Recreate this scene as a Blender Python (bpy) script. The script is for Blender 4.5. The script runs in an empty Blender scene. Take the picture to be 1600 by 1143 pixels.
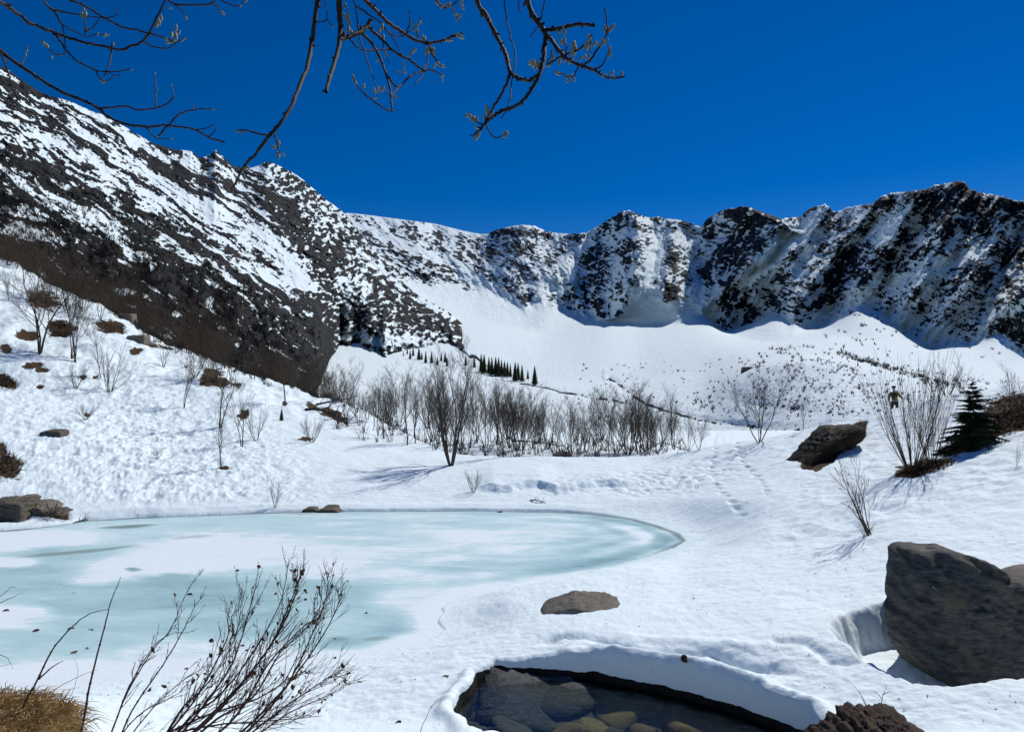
import bpy, math, random
import numpy as np
from mathutils import Vector, Matrix
R = math.radians
scene = bpy.context.scene
COL = scene.collection

# ------------------------------------------------------------------ camera
F = 1043.0                       # focal length in photo pixels (1600 wide)
PITCH = R(2.7)
CAM = np.array([0.0, 0.0, 4.5])
cam = bpy.data.cameras.new('camera'); cam_o = bpy.data.objects.new('camera', cam); COL.objects.link(cam_o)
cam.sensor_fit = 'HORIZONTAL'; cam.sensor_width = 36.0; cam.lens = 36.0 * F / 1600.0
cam.clip_start = 0.05; cam.clip_end = 20000
cam_o.location = CAM; cam_o.rotation_euler = (math.pi / 2 + PITCH, 0, 0)
scene.camera = cam_o

# ------------------------------------------------------------------ light
SUN_EL, SUN_AZ = R(47), R(43)    # azimuth clockwise from the view direction (+Y)
world = bpy.data.worlds.new('World'); scene.world = world; world.use_nodes = True
nt = world.node_tree; nt.nodes.clear()
wo = nt.nodes.new('ShaderNodeOutputWorld'); bg = nt.nodes.new('ShaderNodeBackground')
sky = nt.nodes.new('ShaderNodeTexSky'); sky.sky_type = 'NISHITA'; sky.sun_disc = False
sky.sun_elevation = SUN_EL; sky.sun_rotation = SUN_AZ
sky.altitude = 2200; sky.air_density = 1.0; sky.dust_density = 0.0; sky.ozone_density = 3.0
hs = nt.nodes.new('ShaderNodeHueSaturation'); hs.inputs['Saturation'].default_value = 1.45
hs.inputs['Value'].default_value = 1.0; hs.inputs['Hue'].default_value = 0.513
nt.links.new(sky.outputs[0], hs.inputs['Color']); nt.links.new(hs.outputs[0], bg.inputs['Color'])
bg.inputs['Strength'].default_value = 0.078
nt.links.new(bg.outputs[0], wo.inputs['Surface'])
sl = bpy.data.lights.new('sun', 'SUN'); sl.energy = 3.85; sl.angle = R(0.55); sl.color = (1.0, 0.975, 0.93)
sun = bpy.data.objects.new('sun', sl); COL.objects.link(sun)
sdir = Vector((math.sin(SUN_AZ) * math.cos(SUN_EL), math.cos(SUN_AZ) * math.cos(SUN_EL), math.sin(SUN_EL)))
sun.rotation_euler = sdir.to_track_quat('Z', 'Y').to_euler(); sun.location = (60, 60, 80)
vs = scene.view_settings; vs.view_transform = 'Standard'; vs.look = 'None'; vs.gamma = 1.0; vs.exposure = 0.0
vs.use_curve_mapping = False
scene.cycles.max_bounces = 5; scene.cycles.diffuse_bounces = 3; scene.cycles.glossy_bounces = 2
scene.cycles.use_denoising = True

# ------------------------------------------------------------------ projection helpers
cp, sp = math.cos(PITCH), math.sin(PITCH)
def ray(px, py):
    """direction with unit depth along +Y for a photo pixel"""
    px = np.asarray(px, float); py = np.asarray(py, float)
    x = (px - 800) / F; u = (571.5 - py) / F
    y = cp - u * sp; z = sp + u * cp
    return x / y, z / y
def P(px, py, Y):
    a, k = ray(px, py)
    return np.array([a * Y, Y, 4.5 + k * Y])
def z_at(py, Y, px=800): return 4.5 + ray(px, py)[1] * Y
def proj(X, Y, Z):
    """world -> photo pixel"""
    dz = Z - 4.5
    d = Y * cp + dz * sp; v = -Y * sp + dz * cp
    return 800 + F * X / d, 571.5 - F * v / d

# ------------------------------------------------------------------ numpy noise
_rs = np.random.RandomState(7)
_perm = _rs.permutation(256).astype(np.int32); _perm = np.concatenate([_perm, _perm, _perm])
_ang = _rs.rand(256) * 2 * np.pi; _gx = np.cos(_ang); _gy = np.sin(_ang)
def perlin(x, y, seed=0):
    x = x + seed * 17.31; y = y - seed * 9.77
    xi = np.floor(x).astype(np.int64); yi = np.floor(y).astype(np.int64)
    xf = x - xi; yf = y - yi; xi &= 255; yi &= 255
    u = xf * xf * xf * (xf * (xf * 6 - 15) + 10); v = yf * yf * yf * (yf * (yf * 6 - 15) + 10)
    def g(ix, iy, dx, dy):
        h = _perm[_perm[ix] + iy]
        return _gx[h] * dx + _gy[h] * dy
    a = g(xi, yi, xf, yf); b = g(xi + 1, yi, xf - 1, yf)
    c = g(xi, yi + 1, xf, yf - 1); d = g(xi + 1, yi + 1, xf - 1, yf - 1)
    return 1.5 * ((a * (1 - u) + b * u) * (1 - v) + (c * (1 - u) + d * u) * v)
def fbm(x, y, o=4, seed=0, gain=.5, lac=2.03):
    s = 0; a = 1; t = 0
    for i in range(o):
        s = s + a * perlin(x, y, seed + i * 3 + 1); t += a; a *= gain; x = x * lac; y = y * lac
    return s / t
def ridged(x, y, o=4, seed=0, gain=.5, lac=2.03):
    s = 0; a = 1; t = 0
    for i in range(o):
        s = s + a * (1 - 2 * np.abs(perlin(x, y, seed + i * 3 + 1))); t += a; a *= gain; x = x * lac; y = y * lac
    return s / t
def sstep(a, b, x):
    t = np.clip((x - a) / (b - a), 0, 1); return t * t * (3 - 2 * t)
def gauss1(a, s, axis=-1):
    if s <= 0: return a
    n = int(3 * s) + 1; k = np.exp(-0.5 * (np.arange(-n, n + 1) / s) ** 2); k /= k.sum()
    pad = [(0, 0)] * a.ndim; pad[axis] = (n, n)
    b = np.pad(a, pad, mode='edge'); out = np.zeros_like(a)
    for i in range(2 * n + 1):
        sl_ = [slice(None)] * a.ndim; sl_[axis] = slice(i, i + a.shape[axis]); out += k[i] * b[tuple(sl_)]
    return out
def seg_d(px, py, pts):
    """distance to a polyline, parameter 0..1 along it and signed side"""
    best = None
    n = len(pts) - 1
    for i in range(n):
        ax, ay = pts[i][:2]; bx, by = pts[i + 1][:2]
        dx, dy = bx - ax, by - ay; L = dx * dx + dy * dy
        t = np.clip(((px - ax) * dx + (py - ay) * dy) / L, 0, 1)
        qx = px - ax - t * dx; qy = py - ay - t * dy
        d = np.hypot(qx, qy); s = np.sign(dx * (py - ay) - dy * (px - ax))
        if best is None: best = [d, (i + t) / n, s]
        else:
            m = d < best[0]
            best = [np.where(m, d, best[0]), np.where(m, (i + t) / n, best[1]), np.where(m, s, best[2])]
    return best
def inside(px, py, poly):
    ins = np.zeros(np.shape(px), bool); n = len(poly)
    for i in range(n):
        x0, y0 = poly[i]; x1, y1 = poly[(i + 1) % n]
        if y0 == y1: continue
        c = ((y0 > py) != (y1 > py)) & (px < (x1 - x0) * (py - y0) / (y1 - y0) + x0)
        ins ^= c
    return ins
def sdf(px, py, poly):
    d = seg_d(px, py, list(poly) + [poly[0]])[0]
    return np.where(inside(px, py, poly), -d, d)
def ell(px, py, cx, cy, rx, ry, ang=0):
    c, s = math.cos(R(ang)), math.sin(R(ang))
    x = (px - cx) * c + (py - cy) * s; y = -(px - cx) * s + (py - cy) * c
    return np.hypot(x / rx, y / ry)

# ------------------------------------------------------------------ objects
def tag(o, label=None, cat=None, group=None, kind=None):
    if label: o['label'] = label
    if cat: o['category'] = cat
    if group: o['group'] = group
    if kind: o['kind'] = kind
    return o
def mesh_obj(name, me, mat=None, parent=None):
    o = bpy.data.objects.new(name, me); COL.objects.link(o)
    if mat is not None and not me.materials: me.materials.append(mat)
    if parent is not None: o.parent = parent
    return o
def empty(name, loc, rz=0.0):
    o = bpy.data.objects.new(name, None); COL.objects.link(o); o.location = loc; o.rotation_euler = (0, 0, rz)
    o.empty_display_size = .2
    return o
def make_mesh(name, V, Fc, smooth=True, attrs=None):
    V = np.ascontiguousarray(V, np.float32); Fc = np.ascontiguousarray(Fc, np.int32); k = Fc.shape[1]
    me = bpy.data.meshes.new(name); me.vertices.add(len(V)); me.vertices.foreach_set('co', V.ravel())
    me.loops.add(Fc.size); me.loops.foreach_set('vertex_index', Fc.ravel())
    me.polygons.add(len(Fc)); me.polygons.foreach_set('loop_start', np.arange(0, Fc.size, k, dtype=np.int32))
    me.polygons.foreach_set('use_smooth', np.full(len(Fc), smooth, bool))
    for n, a in (attrs or {}).items():
        at = me.attributes.new(n, 'FLOAT', 'POINT'); at.data.foreach_set('value', np.ascontiguousarray(a, np.float32).ravel())
    me.update(calc_edges=True); return me
def grid_faces(nr, nc):
    i = np.arange((nr - 1) * (nc - 1)); r = i // (nc - 1); c = i % (nc - 1); a = r * nc + c
    return np.stack([a, a + 1, a + nc + 1, a + nc], 1)
def copy_tree(o, parent=None):
    c = o.copy(); COL.objects.link(c); c.parent = parent
    for ch in o.children: copy_tree(ch, c)
    return c

# ------------------------------------------------------------------ materials
class NB:
    """tiny node builder"""
    def __init__(s, name):
        s.m = bpy.data.materials.new(name); s.m.use_nodes = True; s.t = s.m.node_tree; s.t.nodes.clear()
        s.out = s.t.nodes.new('ShaderNodeOutputMaterial'); s.b = s.t.nodes.new('ShaderNodeBsdfPrincipled')
        s.t.links.new(s.b.outputs[0], s.out.inputs[0])
    def n(s, typ, **kw):
        nd = s.t.nodes.new('ShaderNode' + typ)
        for k, v in kw.items(): setattr(nd, k, v)
        return nd
    def put(s, sock, v):
        if isinstance(v, bpy.types.NodeSocket): s.t.links.new(v, sock)
        elif isinstance(v, (tuple, list)) and len(v) == 3 and sock.type == 'RGBA': sock.default_value = (*v, 1)
        else: sock.default_value = v
    def attr(s, name): return s.n('Attribute', attribute_name=name).outputs['Fac']
    def geo(s, k='Position'): return s.n('NewGeometry').outputs[k]
    def obj(s): return s.n('TexCoord').outputs['Object']
    def noise(s, vec, scale, detail=4, rough=.55, dist=0.0, typ='FBM'):
        nd = s.n('TexNoise'); nd.noise_type = typ
        s.put(nd.inputs['Vector'], vec); nd.inputs['Scale'].default_value = scale; nd.inputs['Detail'].default_value = detail
        nd.inputs['Roughness'].default_value = rough; nd.inputs['Distortion'].default_value = dist
        return nd.outputs['Fac']
    def mapping(s, vec, scale=(1, 1, 1), rot=(0, 0, 0)):
        nd = s.n('Mapping'); s.put(nd.inputs['Vector'], vec); nd.inputs['Scale'].default_value = scale
        nd.inputs['Rotation'].default_value = rot; return nd.outputs[0]
    def math(s, op, a, b=0.0, clamp=False):
        nd = s.n('Math', operation=op, use_clamp=clamp); s.put(nd.inputs[0], a); s.put(nd.inputs[1], b); return nd.outputs[0]
    def mr(s, v, a, b, c=0.0, d=1.0):
        nd = s.n('MapRange', interpolation_type='SMOOTHSTEP'); s.put(nd.inputs[0], v)
        for i, x in enumerate((a, b, c, d)): s.put(nd.inputs[i + 1], x)
        return nd.outputs[0]
    def mix(s, f, a, b):
        nd = s.n('Mix', data_type='RGBA'); s.put(nd.inputs[0], f); s.put(nd.inputs[6], a); s.put(nd.inputs[7], b); return nd.outputs[2]
    def ramp(s, f, stops):
        nd = s.n('ValToRGB'); s.put(nd.inputs[0], f); e = nd.color_ramp.elements
        while len(e) < len(stops): e.new(.5)
        for q, (p, c) in zip(e, stops): q.position = p; q.color = (*c, 1)
        return nd.outputs[0]
    def bump(s, h, strength, dist, normal=None):
        nd = s.n('Bump'); s.put(nd.inputs['Height'], h); nd.inputs['Strength'].default_value = strength
        nd.inputs['Distance'].default_value = dist
        if normal is not None: s.put(nd.inputs['Normal'], normal)
        return nd.outputs[0]
    def set(s, **kw):
        for k, v in kw.items(): s.put(s.b.inputs[k.replace('_', ' ')], v)
        return s.m

SNOW = (0.775, 0.875, 0.89)
def mat_near():
    b = NB('snow_ground'); pos = b.geo()
    soil = b.attr('soil'); n1 = b.noise(pos, 3.0, 6, .65); n2 = b.noise(pos, 25, 5, .6)
    f = b.mr(b.math('ADD', soil, b.math('MULTIPLY', b.math('SUBTRACT', n1, .5), .9)), .42, .55)
    sz = b.n('SeparateXYZ'); b.put(sz.inputs[0], pos); zl = b.math('ADD', sz.outputs[2], b.math('MULTIPLY', b.math('SUBTRACT', n1, .5), .12))
    f = b.math('MAXIMUM', f, b.math('MULTIPLY', b.attr('pool'), b.math('LESS_THAN', zl, .45)))
    sc = b.ramp(n2, [(.3, (.018, .012, .008)), (.5, (.055, .033, .018)), (.72, (.16, .10, .045))])
    dirt = b.mr(b.noise(pos, 1.3, 8, .75), .56, .75)
    sn = b.mix(b.math('MULTIPLY', dirt, b.attr('dirt')), SNOW, (.60, .58, .54))
    sn = b.mix(b.attr('wet'), sn, (.50, .66, .66))
    sc = b.mix(b.attr('pool'), sc, (.012, .012, .011))  # near-black bed and wet wall; under the snow lip it paints undercut shade
    col = b.mix(f, sn, sc)
    h = b.math('ADD', b.math('MULTIPLY', b.noise(pos, 9, 4, .6), .6), b.math('MULTIPLY', b.noise(pos, 60, 3, .6), .12))
    h = b.math('ADD', h, b.math('MULTIPLY', b.math('MULTIPLY', n2, f), 1.2))
    nrm = b.bump(h, .7, .05)
    return b.set(Base_Color=col, Roughness=b.math('SUBTRACT', .75, b.math('MULTIPLY', f, -.2)), Normal=nrm, Specular_IOR_Level=.25)
def mat_ice():
    b = NB('pond_ice_sheet'); pos = b.geo()
    w = b.attr('white'); st = b.mapping(pos, (.35, 1.0, 1.0), (0, 0, .15))
    n = b.noise(st, .9, 9, .66, .6); n2 = b.noise(st, 6, 6, .7, .3); fine = b.noise(pos, 35, 4, .6)
    v = b.math('ADD', w, b.math('MULTIPLY', b.math('SUBTRACT', n, .5), .75))
    v = b.math('ADD', v, b.math('MULTIPLY', b.math('SUBTRACT', n2, .5), .42))
    v = b.math('ADD', v, b.math('MULTIPLY', b.math('SUBTRACT', fine, .5), .16))
    col = b.ramp(v, [(.0, (.13, .27, .28)), (.25, (.34, .53, .54)), (.45, (.47, .67, .68)), (.60, (.59, .76, .77)), (.68, (.77, .85, .87))])
    cn = b.n('TexVoronoi'); cn.feature = 'DISTANCE_TO_EDGE'; cn.inputs['Scale'].default_value = .32; wv = b.n('VectorMath', operation='ADD'); nz_ = b.n('TexNoise'); nz_.inputs['Scale'].default_value = .8; nz_.inputs['Detail'].default_value = 5; b.put(nz_.inputs['Vector'], pos)
    sc_ = b.n('VectorMath', operation='SCALE'); b.put(sc_.inputs[0], nz_.outputs['Color']); sc_.inputs['Scale'].default_value = 1.6; b.put(wv.inputs[0], st); b.put(wv.inputs[1], sc_.outputs[0]); b.put(cn.inputs['Vector'], wv.outputs[0])
    crk = b.math('MULTIPLY', b.mr(cn.outputs['Distance'], .004, .0, 0, 1), b.mr(n2, .45, .6, 0, .45)); col = b.mix(crk, col, (.80, .88, .88))
    spk = b.mr(b.noise(pos, 14, 3, .7), .66, .74, 0, .35); col = b.mix(spk, col, (.78, .86, .87))
    d = b.mr(b.attr('dark'), .2, .8)
    col = b.mix(d, col, (.16, .24, .22))
    rough = b.mr(v, .3, .8, .32, .7)
    h = b.math('ADD', b.math('MULTIPLY', n2, .5), b.math('MULTIPLY', fine, .25))
    h = b.math('MULTIPLY', h, b.mr(v, .4, .8, .15, 1.0))
    return b.set(Base_Color=col, Roughness=rough, Normal=b.bump(h, .5, .05), Specular_IOR_Level=.35)
def mat_mount(name, rock_a, rock_b, veg, sc, warm=0.0):
    b = NB(name); pos = b.geo()
    m = b.attr('rock'); vg = b.attr('veg')
    n = b.noise(pos, .11 * sc, 6, .7); nf = b.noise(pos, .5 * sc, 4, .7)
    e = b.math('ADD', m, b.math('MULTIPLY', b.math('SUBTRACT', n, .5), .5))
    e = b.math('ADD', e, b.math('MULTIPLY', b.math('SUBTRACT', nf, .5), .25))
    f = b.mr(e, -.03, .05)
    rc = b.mix(b.mr(b.math('ADD', b.math('MULTIPLY', nf, .5), b.math('MULTIPLY', b.noise(pos, .035 * sc, 6, .7), .5)), .44, .60), rock_a, rock_b)
    vn = b.noise(pos, .05 * sc, 7, .75)
    rc = b.mix(b.mr(b.noise(b.mapping(pos, (1, 1, .35)), .022 * sc, 5, .7), .38, .58), b.mix(.75, rc, rock_a), rc)
    vc = b.mix(b.mr(b.noise(pos, .018 * sc, 3, .6), .45, .6), veg, (.012, .016, .007))
    rc = b.mix(b.math('MULTIPLY', vg, b.mr(vn, .40, .55)), rc, vc)
    col = b.mix(f, SNOW, rc)
    h = b.math('MULTIPLY', b.math('ADD', n, b.math('MULTIPLY', nf, .4)), b.mr(f, 0, 1, .25, 1.0))
    return b.set(Base_Color=col, Roughness=.85, Normal=b.bump(h, .8, 6.0 / sc), Specular_IOR_Level=.15)
def mat_simple(name, c1, c2, scale=12, rough=.8, bump=.4, dist=.02, coord='obj', detail=6, stretch=(1, 1, 1)):
    b = NB(name); pos = b.obj() if coord == 'obj' else b.geo()
    n = b.noise(b.mapping(pos, stretch), scale, detail, .65)
    return b.set(Base_Color=b.mix(b.mr(n, .35, .65), c1, c2), Roughness=rough, Normal=b.bump(n, bump, dist), Specular_IOR_Level=.25)

# ================================================================== MOUNTAINS
def stations(px, st, crest=None, smooth_c=0, crest_i=None):
    """st: list of dicts {px: (py or ('z',z), Y)}; gives per column lists of Y and z"""
    Ys, Zs = [], []
    for d in st:
        ks = sorted(d)
        y = np.interp(px, ks, [d[k][1] for k in ks])
        kv = [4.5 + ray(k, d[k][0])[1] * d[k][1] if not isinstance(d[k][0], tuple) else d[k][0][1] for k in ks]
        el = np.interp(px, ks, [(zz - 4.5) / d[k][1] for zz, k in zip(kv, ks)])
        y = gauss1(y, smooth_c); el = gauss1(el, smooth_c)
        Ys.append(y); Zs.append(4.5 + el * y)
    return np.array(Ys), np.array(Zs)
def fill(Ys, Zs, rows, smooth_v, pin=None):
    K = len(Ys); v = np.concatenate([np.linspace(i, i + 1, rows[i], endpoint=False) for i in range(K - 1)] + [[K - 1.0]])
    i = np.minimum(v.astype(int), K - 2); t = (v - i)[:, None]
    Y = Ys[i] * (1 - t) + Ys[i + 1] * t; Z = Zs[i] * (1 - t) + Zs[i + 1] * t
    vs_ = smooth_v
    Y2, Z2 = gauss1(Y, vs_, 0), gauss1(Z, vs_, 0)
    if pin is not None:
        w = np.exp(-np.abs(v - pin) * 6)[:, None]; c = int(np.argmin(np.abs(v - pin)))
        Z2 = Z2 + (Z[c] - Z2[c]) * w; Y2 = Y2 + (Y[c] - Y2[c]) * w
    return v, Y2, Z2

def nonuni(a, b, lo, hi, n, m):
    return np.concatenate([np.linspace(lo, a, m, endpoint=False), np.linspace(a, b, n), np.linspace(b, hi, m + 1)[1:]])

def skyfn(px, pts, amp, seed, f=.12):
    xs, ys = zip(*pts); y = np.interp(px, xs, ys)
    y = y + amp * ridged(px * f, px * 0 + seed, 4, seed, .6) * -1
    return y

# ---- back wall, valley floor and right mountain -------------------------------------------------
def build_valley():
    px = nonuni(440, 1640, -500, 2100, 790, 40)
    skyB = [(-500, 300), (300, 340), (500, 340), (540, 335), (570, 338), (600, 342), (640, 347), (680, 352), (720, 362), (750, 368), (762, 368), (775, 362),
            (790, 358), (815, 354), (835, 355), (855, 365), (880, 368), (915, 367), (935, 356), (955, 344), (975, 332), (985, 331), (1000, 338),
            (1015, 343), (1030, 341), (1045, 345), (1065, 347), (1080, 350), (1097, 357), (1110, 343), (1130, 332), (1150, 327), (1165, 324),
            (1180, 328), (1200, 335), (1225, 345), (1240, 342), (1255, 342), (1265, 331), (1280, 325), (1295, 321), (1305, 330), (1312, 334),
            (1330, 327), (1350, 324), (1370, 321), (1385, 309), (1400, 304), (1425, 302), (1445, 299), (1460, 297), (1470, 291), (1490, 289),
            (1505, 285), (1518, 288), (1525, 298), (1545, 304), (1570, 308), (1590, 314), (1600, 316), (1700, 325), (2100, 340)]
    Yc = {-500: 2400, 500: 2300, 700: 2500, 760: 2400, 800: 2150, 900: 2050, 960: 1760, 1000: 1680, 1090: 1560, 1160: 1330, 1230: 1200, 1300: 1080, 1400: 860, 1500: 740, 1600: 700, 2100: 620}
    tanW = {-500: .42, 600: .43, 760: .46, 820: .52, 900: .52, 960: .66, 1000: .56, 1060: .56, 1100: .80, 1160: 1.15, 1210: 1.0, 1240: .62, 1300: .78, 1345: .78, 1400: 1.05, 1500: 1.3, 1600: 1.3, 2100: 1.2}
    pyW = {-500: 430, 560: 425, 700: 445, 770: 455, 810: 478, 835: 480, 850: 455, 868: 475, 900: 488, 950: 503, 975: 490, 1010: 445, 1030: 474, 1062: 474, 1084: 440, 1088: 490, 1112: 480, 1120: 525, 1160: 512, 1200: 490, 1225: 484, 1238: 515, 1290: 512, 1345: 466, 1390: 500, 1450: 552, 1500: 530, 1530: 535, 1565: 505, 1600: 560, 2100: 560}
    sk = np.interp(px, *zip(*skyB)) ; sk_s = gauss1(sk, 3)
    ycr = gauss1(np.interp(px, sorted(Yc), [Yc[k] for k in sorted(Yc)]), 10)
    kc = ray(800, sk)[1]; zc = 4.5 + kc * ycr
    kw = ray(800, gauss1(np.interp(px, sorted(pyW), [pyW[k] for k in sorted(pyW)]) + 7 * fbm(px / 26, px * 0 + .7, 3, 55), 9))[1]; tw = np.interp(px, sorted(tanW), [tanW[k] for k in sorted(tanW)])
    zc_s = 4.5 + ray(800, gauss1(sk, 14))[1] * ycr
    yw = gauss1((tw * ycr - zc_s + 4.5) / (tw - kw), 2); zw = 4.5 + kw * yw
    low = [
        {-500: (('z', -8), 70), 2100: (('z', -8), 70)},
        {-500: (('z', -8), 140), 1150: (('z', -8), 140), 1300: (650, 120), 1400: (632, 110), 1500: (622, 105), 2100: (610, 105)},
        {-500: (612, 300), 500: (612, 300), 600: (625, 300), 700: (634, 300), 800: (642, 290), 900: (646, 280), 1000: (645, 260), 1100: (630, 240), 1150: (600, 215),
         1200: (572, 200), 1250: (562, 190), 1300: (566, 180), 1350: (575, 175), 1400: (588, 170), 1450: (600, 165), 1520: (612, 160), 1600: (615, 160), 2100: (615, 160)},
        {-500: (560, 480), 500: (560, 460), 600: (560, 520), 700: (572, 520), 800: (592, 480), 900: (595, 460), 1000: (590, 460), 1100: (575, 420), 1150: (565, 360),
         1200: (561, 300), 1250: (553, 270), 1300: (557, 250), 1400: (572, 240), 1450: (582, 235), 1520: (598, 230), 1600: (600, 230), 2100: (600, 230)},
        {-500: (520, 800), 500: (525, 780), 560: (500, 900), 650: (505, 1000), 760: (505, 1150), 850: (522, 1080), 900: (512, 1150), 950: (502, 1180), 1000: (508, 1150), 1050: (506, 1080),
         1100: (508, 950), 1150: (528, 740), 1200: (535, 600), 1300: (525, 520), 1400: (532, 450), 1500: (560, 400), 1600: (575, 370), 2100: (580, 350)},
    ]
    Ys, Zs = stations(px, low, smooth_c=10)
    Ys = np.vstack([Ys, yw, ycr, ycr * 1.12, ycr * 1.7]); Zs = np.vstack([Zs, zw, zc, 4.5 + kc * ycr * .97, zc * .2])
    # keep the wall foot behind the station before it
    for i in range(1, len(Ys)): Ys[i] = np.maximum(Ys[i], Ys[i - 1] * 1.03)
    rows = [6, 40, 75, 60, 70, 60, 130, 20, 8] if False else [6, 34, 62, 60, 62, 130, 14, 6]
    # stations: 0..4 low, 5 wall foot, 6 crest, 7, 8
    v, Y, Z = fill(Ys, Zs, rows, 5, pin=6)
    K = (Z - 4.5) / Y; A = np.broadcast_to(ray(px, 571)[0], Y.shape).copy()
    PX, PY = proj(A * Y, Y, Z)
    wall = sstep(4.3, 5.2, v)[:, None] * np.ones_like(Y); behind = sstep(6.05, 6.4, v)[:, None]
    # spurs: (polyline top->bottom, height as a share of distance, width left, width right)
    spurs = [
        ([(980, 331), (1003, 385), (992, 430), (975, 470), (955, 505)], .060, 95, 34),
        ([(1062, 347), (1050, 400), (1040, 440), (1020, 485)], .034, 34, 24),
        ([(1165, 324), (1225, 350), (1190, 400), (1140, 440), (1100, 480), (1075, 500)], .068, 100, 30),
        ([(1285, 323), (1262, 372), (1215, 410), (1160, 445), (1130, 480), (1118, 525)], .045, 34, 40),
        ([(1380, 312), (1330, 360), (1290, 410), (1262, 450), (1235, 515)], .05, 44, 40),
        ([(1440, 299), (1400, 360), (1365, 410), (1345, 450)], .05, 60, 50),
        ([(1505, 285), (1470, 370), (1440, 440), (1400, 495)], .05, 60, 60),
        ([(1570, 308), (1545, 390), (1500, 460), (1450, 540)], .055, 60, 60),
        ([(1680, 330), (1600, 440), (1560, 500), (1520, 560)], .07, 60, 80),
        ([(820, 354), (800, 395), (760, 430), (735, 470)], .028, 60, 50),
        ([(905, 367), (885, 410), (850, 440), (818, 480)], .035, 42, 40),
        ([(935, 356), (920, 400), (890, 445), (862, 480)], .03, 26, 40),
        ([(640, 347), (655, 400), (700, 440), (740, 470)], .018, 40, 40),
        ([(700, 357), (715, 400), (760, 440), (800, 470)], .018, 40, 40),
    ]
    wx = 9 * fbm(PX / 40, PY / 40, 3, 5); wy = 9 * fbm(PX / 40, PY / 40, 3, 15)
    D = np.zeros_like(Y)
    for pts, h, wl, wr in spurs:
        d, t, s = seg_d(PX + wx, PY + wy, pts)
        w = np.where(s > 0, wl, wr)
        prof = np.clip(1 - d / w, 0, 1); prof = prof ** 1.15
        D = np.maximum(D, h * prof * (0.55 + .45 * np.sin(np.pi * np.clip(t * .9 + .1, 0, 1))))
    th = np.interp(PX, [540, 700, 800, 950, 1100, 1250, 1600], [.9, .8, .5, .1, -.35, -.85, -.75])
    tt = PX - th * (PY - 420); ss = PY
    gul = ridged(tt / 46, ss / 150, 4, 21, .5)
    rel = .020 * gul + .009 * ridged(tt / 16, ss / 40, 4, 31, .55) + .014 * fbm(PX / 90, PY / 90, 3, 41)
    fine = .0050 * ridged((PX + PY * .6) / 30, (PY - PX * .38) / 12, 5, 33, .62) * sstep(700, 850, PX) + .0040 * ridged(PX / 22, PY / 11, 5, 35, .62) * (1 - sstep(700, 850, PX))
    rel = rel + fine
    amp = np.interp(PX, [500, 740, 850, 1100, 1600], [.55, .7, .9, 1.0, 1.15])
    far = wall * (1 - behind)
    D = D * far * 1.95 + rel * amp * far * 1.25
    # rock density
    den = np.interp(PX, [500, 740, 780, 950, 1100, 1250, 1600], [.46, .40, .42, .45, .42, .42, .46]) * sstep(4.75, 5.1, v)[:, None]
    den = den * sstep(-2, 10, PY - np.interp(px, *zip(*skyB))[None]) + .0
    def blob(x, y, rx, ry, val, ang=0, soft=.5):
        nonlocal den
        w = 1 - sstep(1 - soft, 1 + soft, ell(PX + wx * .8, PY + wy * .8, x, y, rx, ry, ang)); den = den * (1 - w) + val * w
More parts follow.
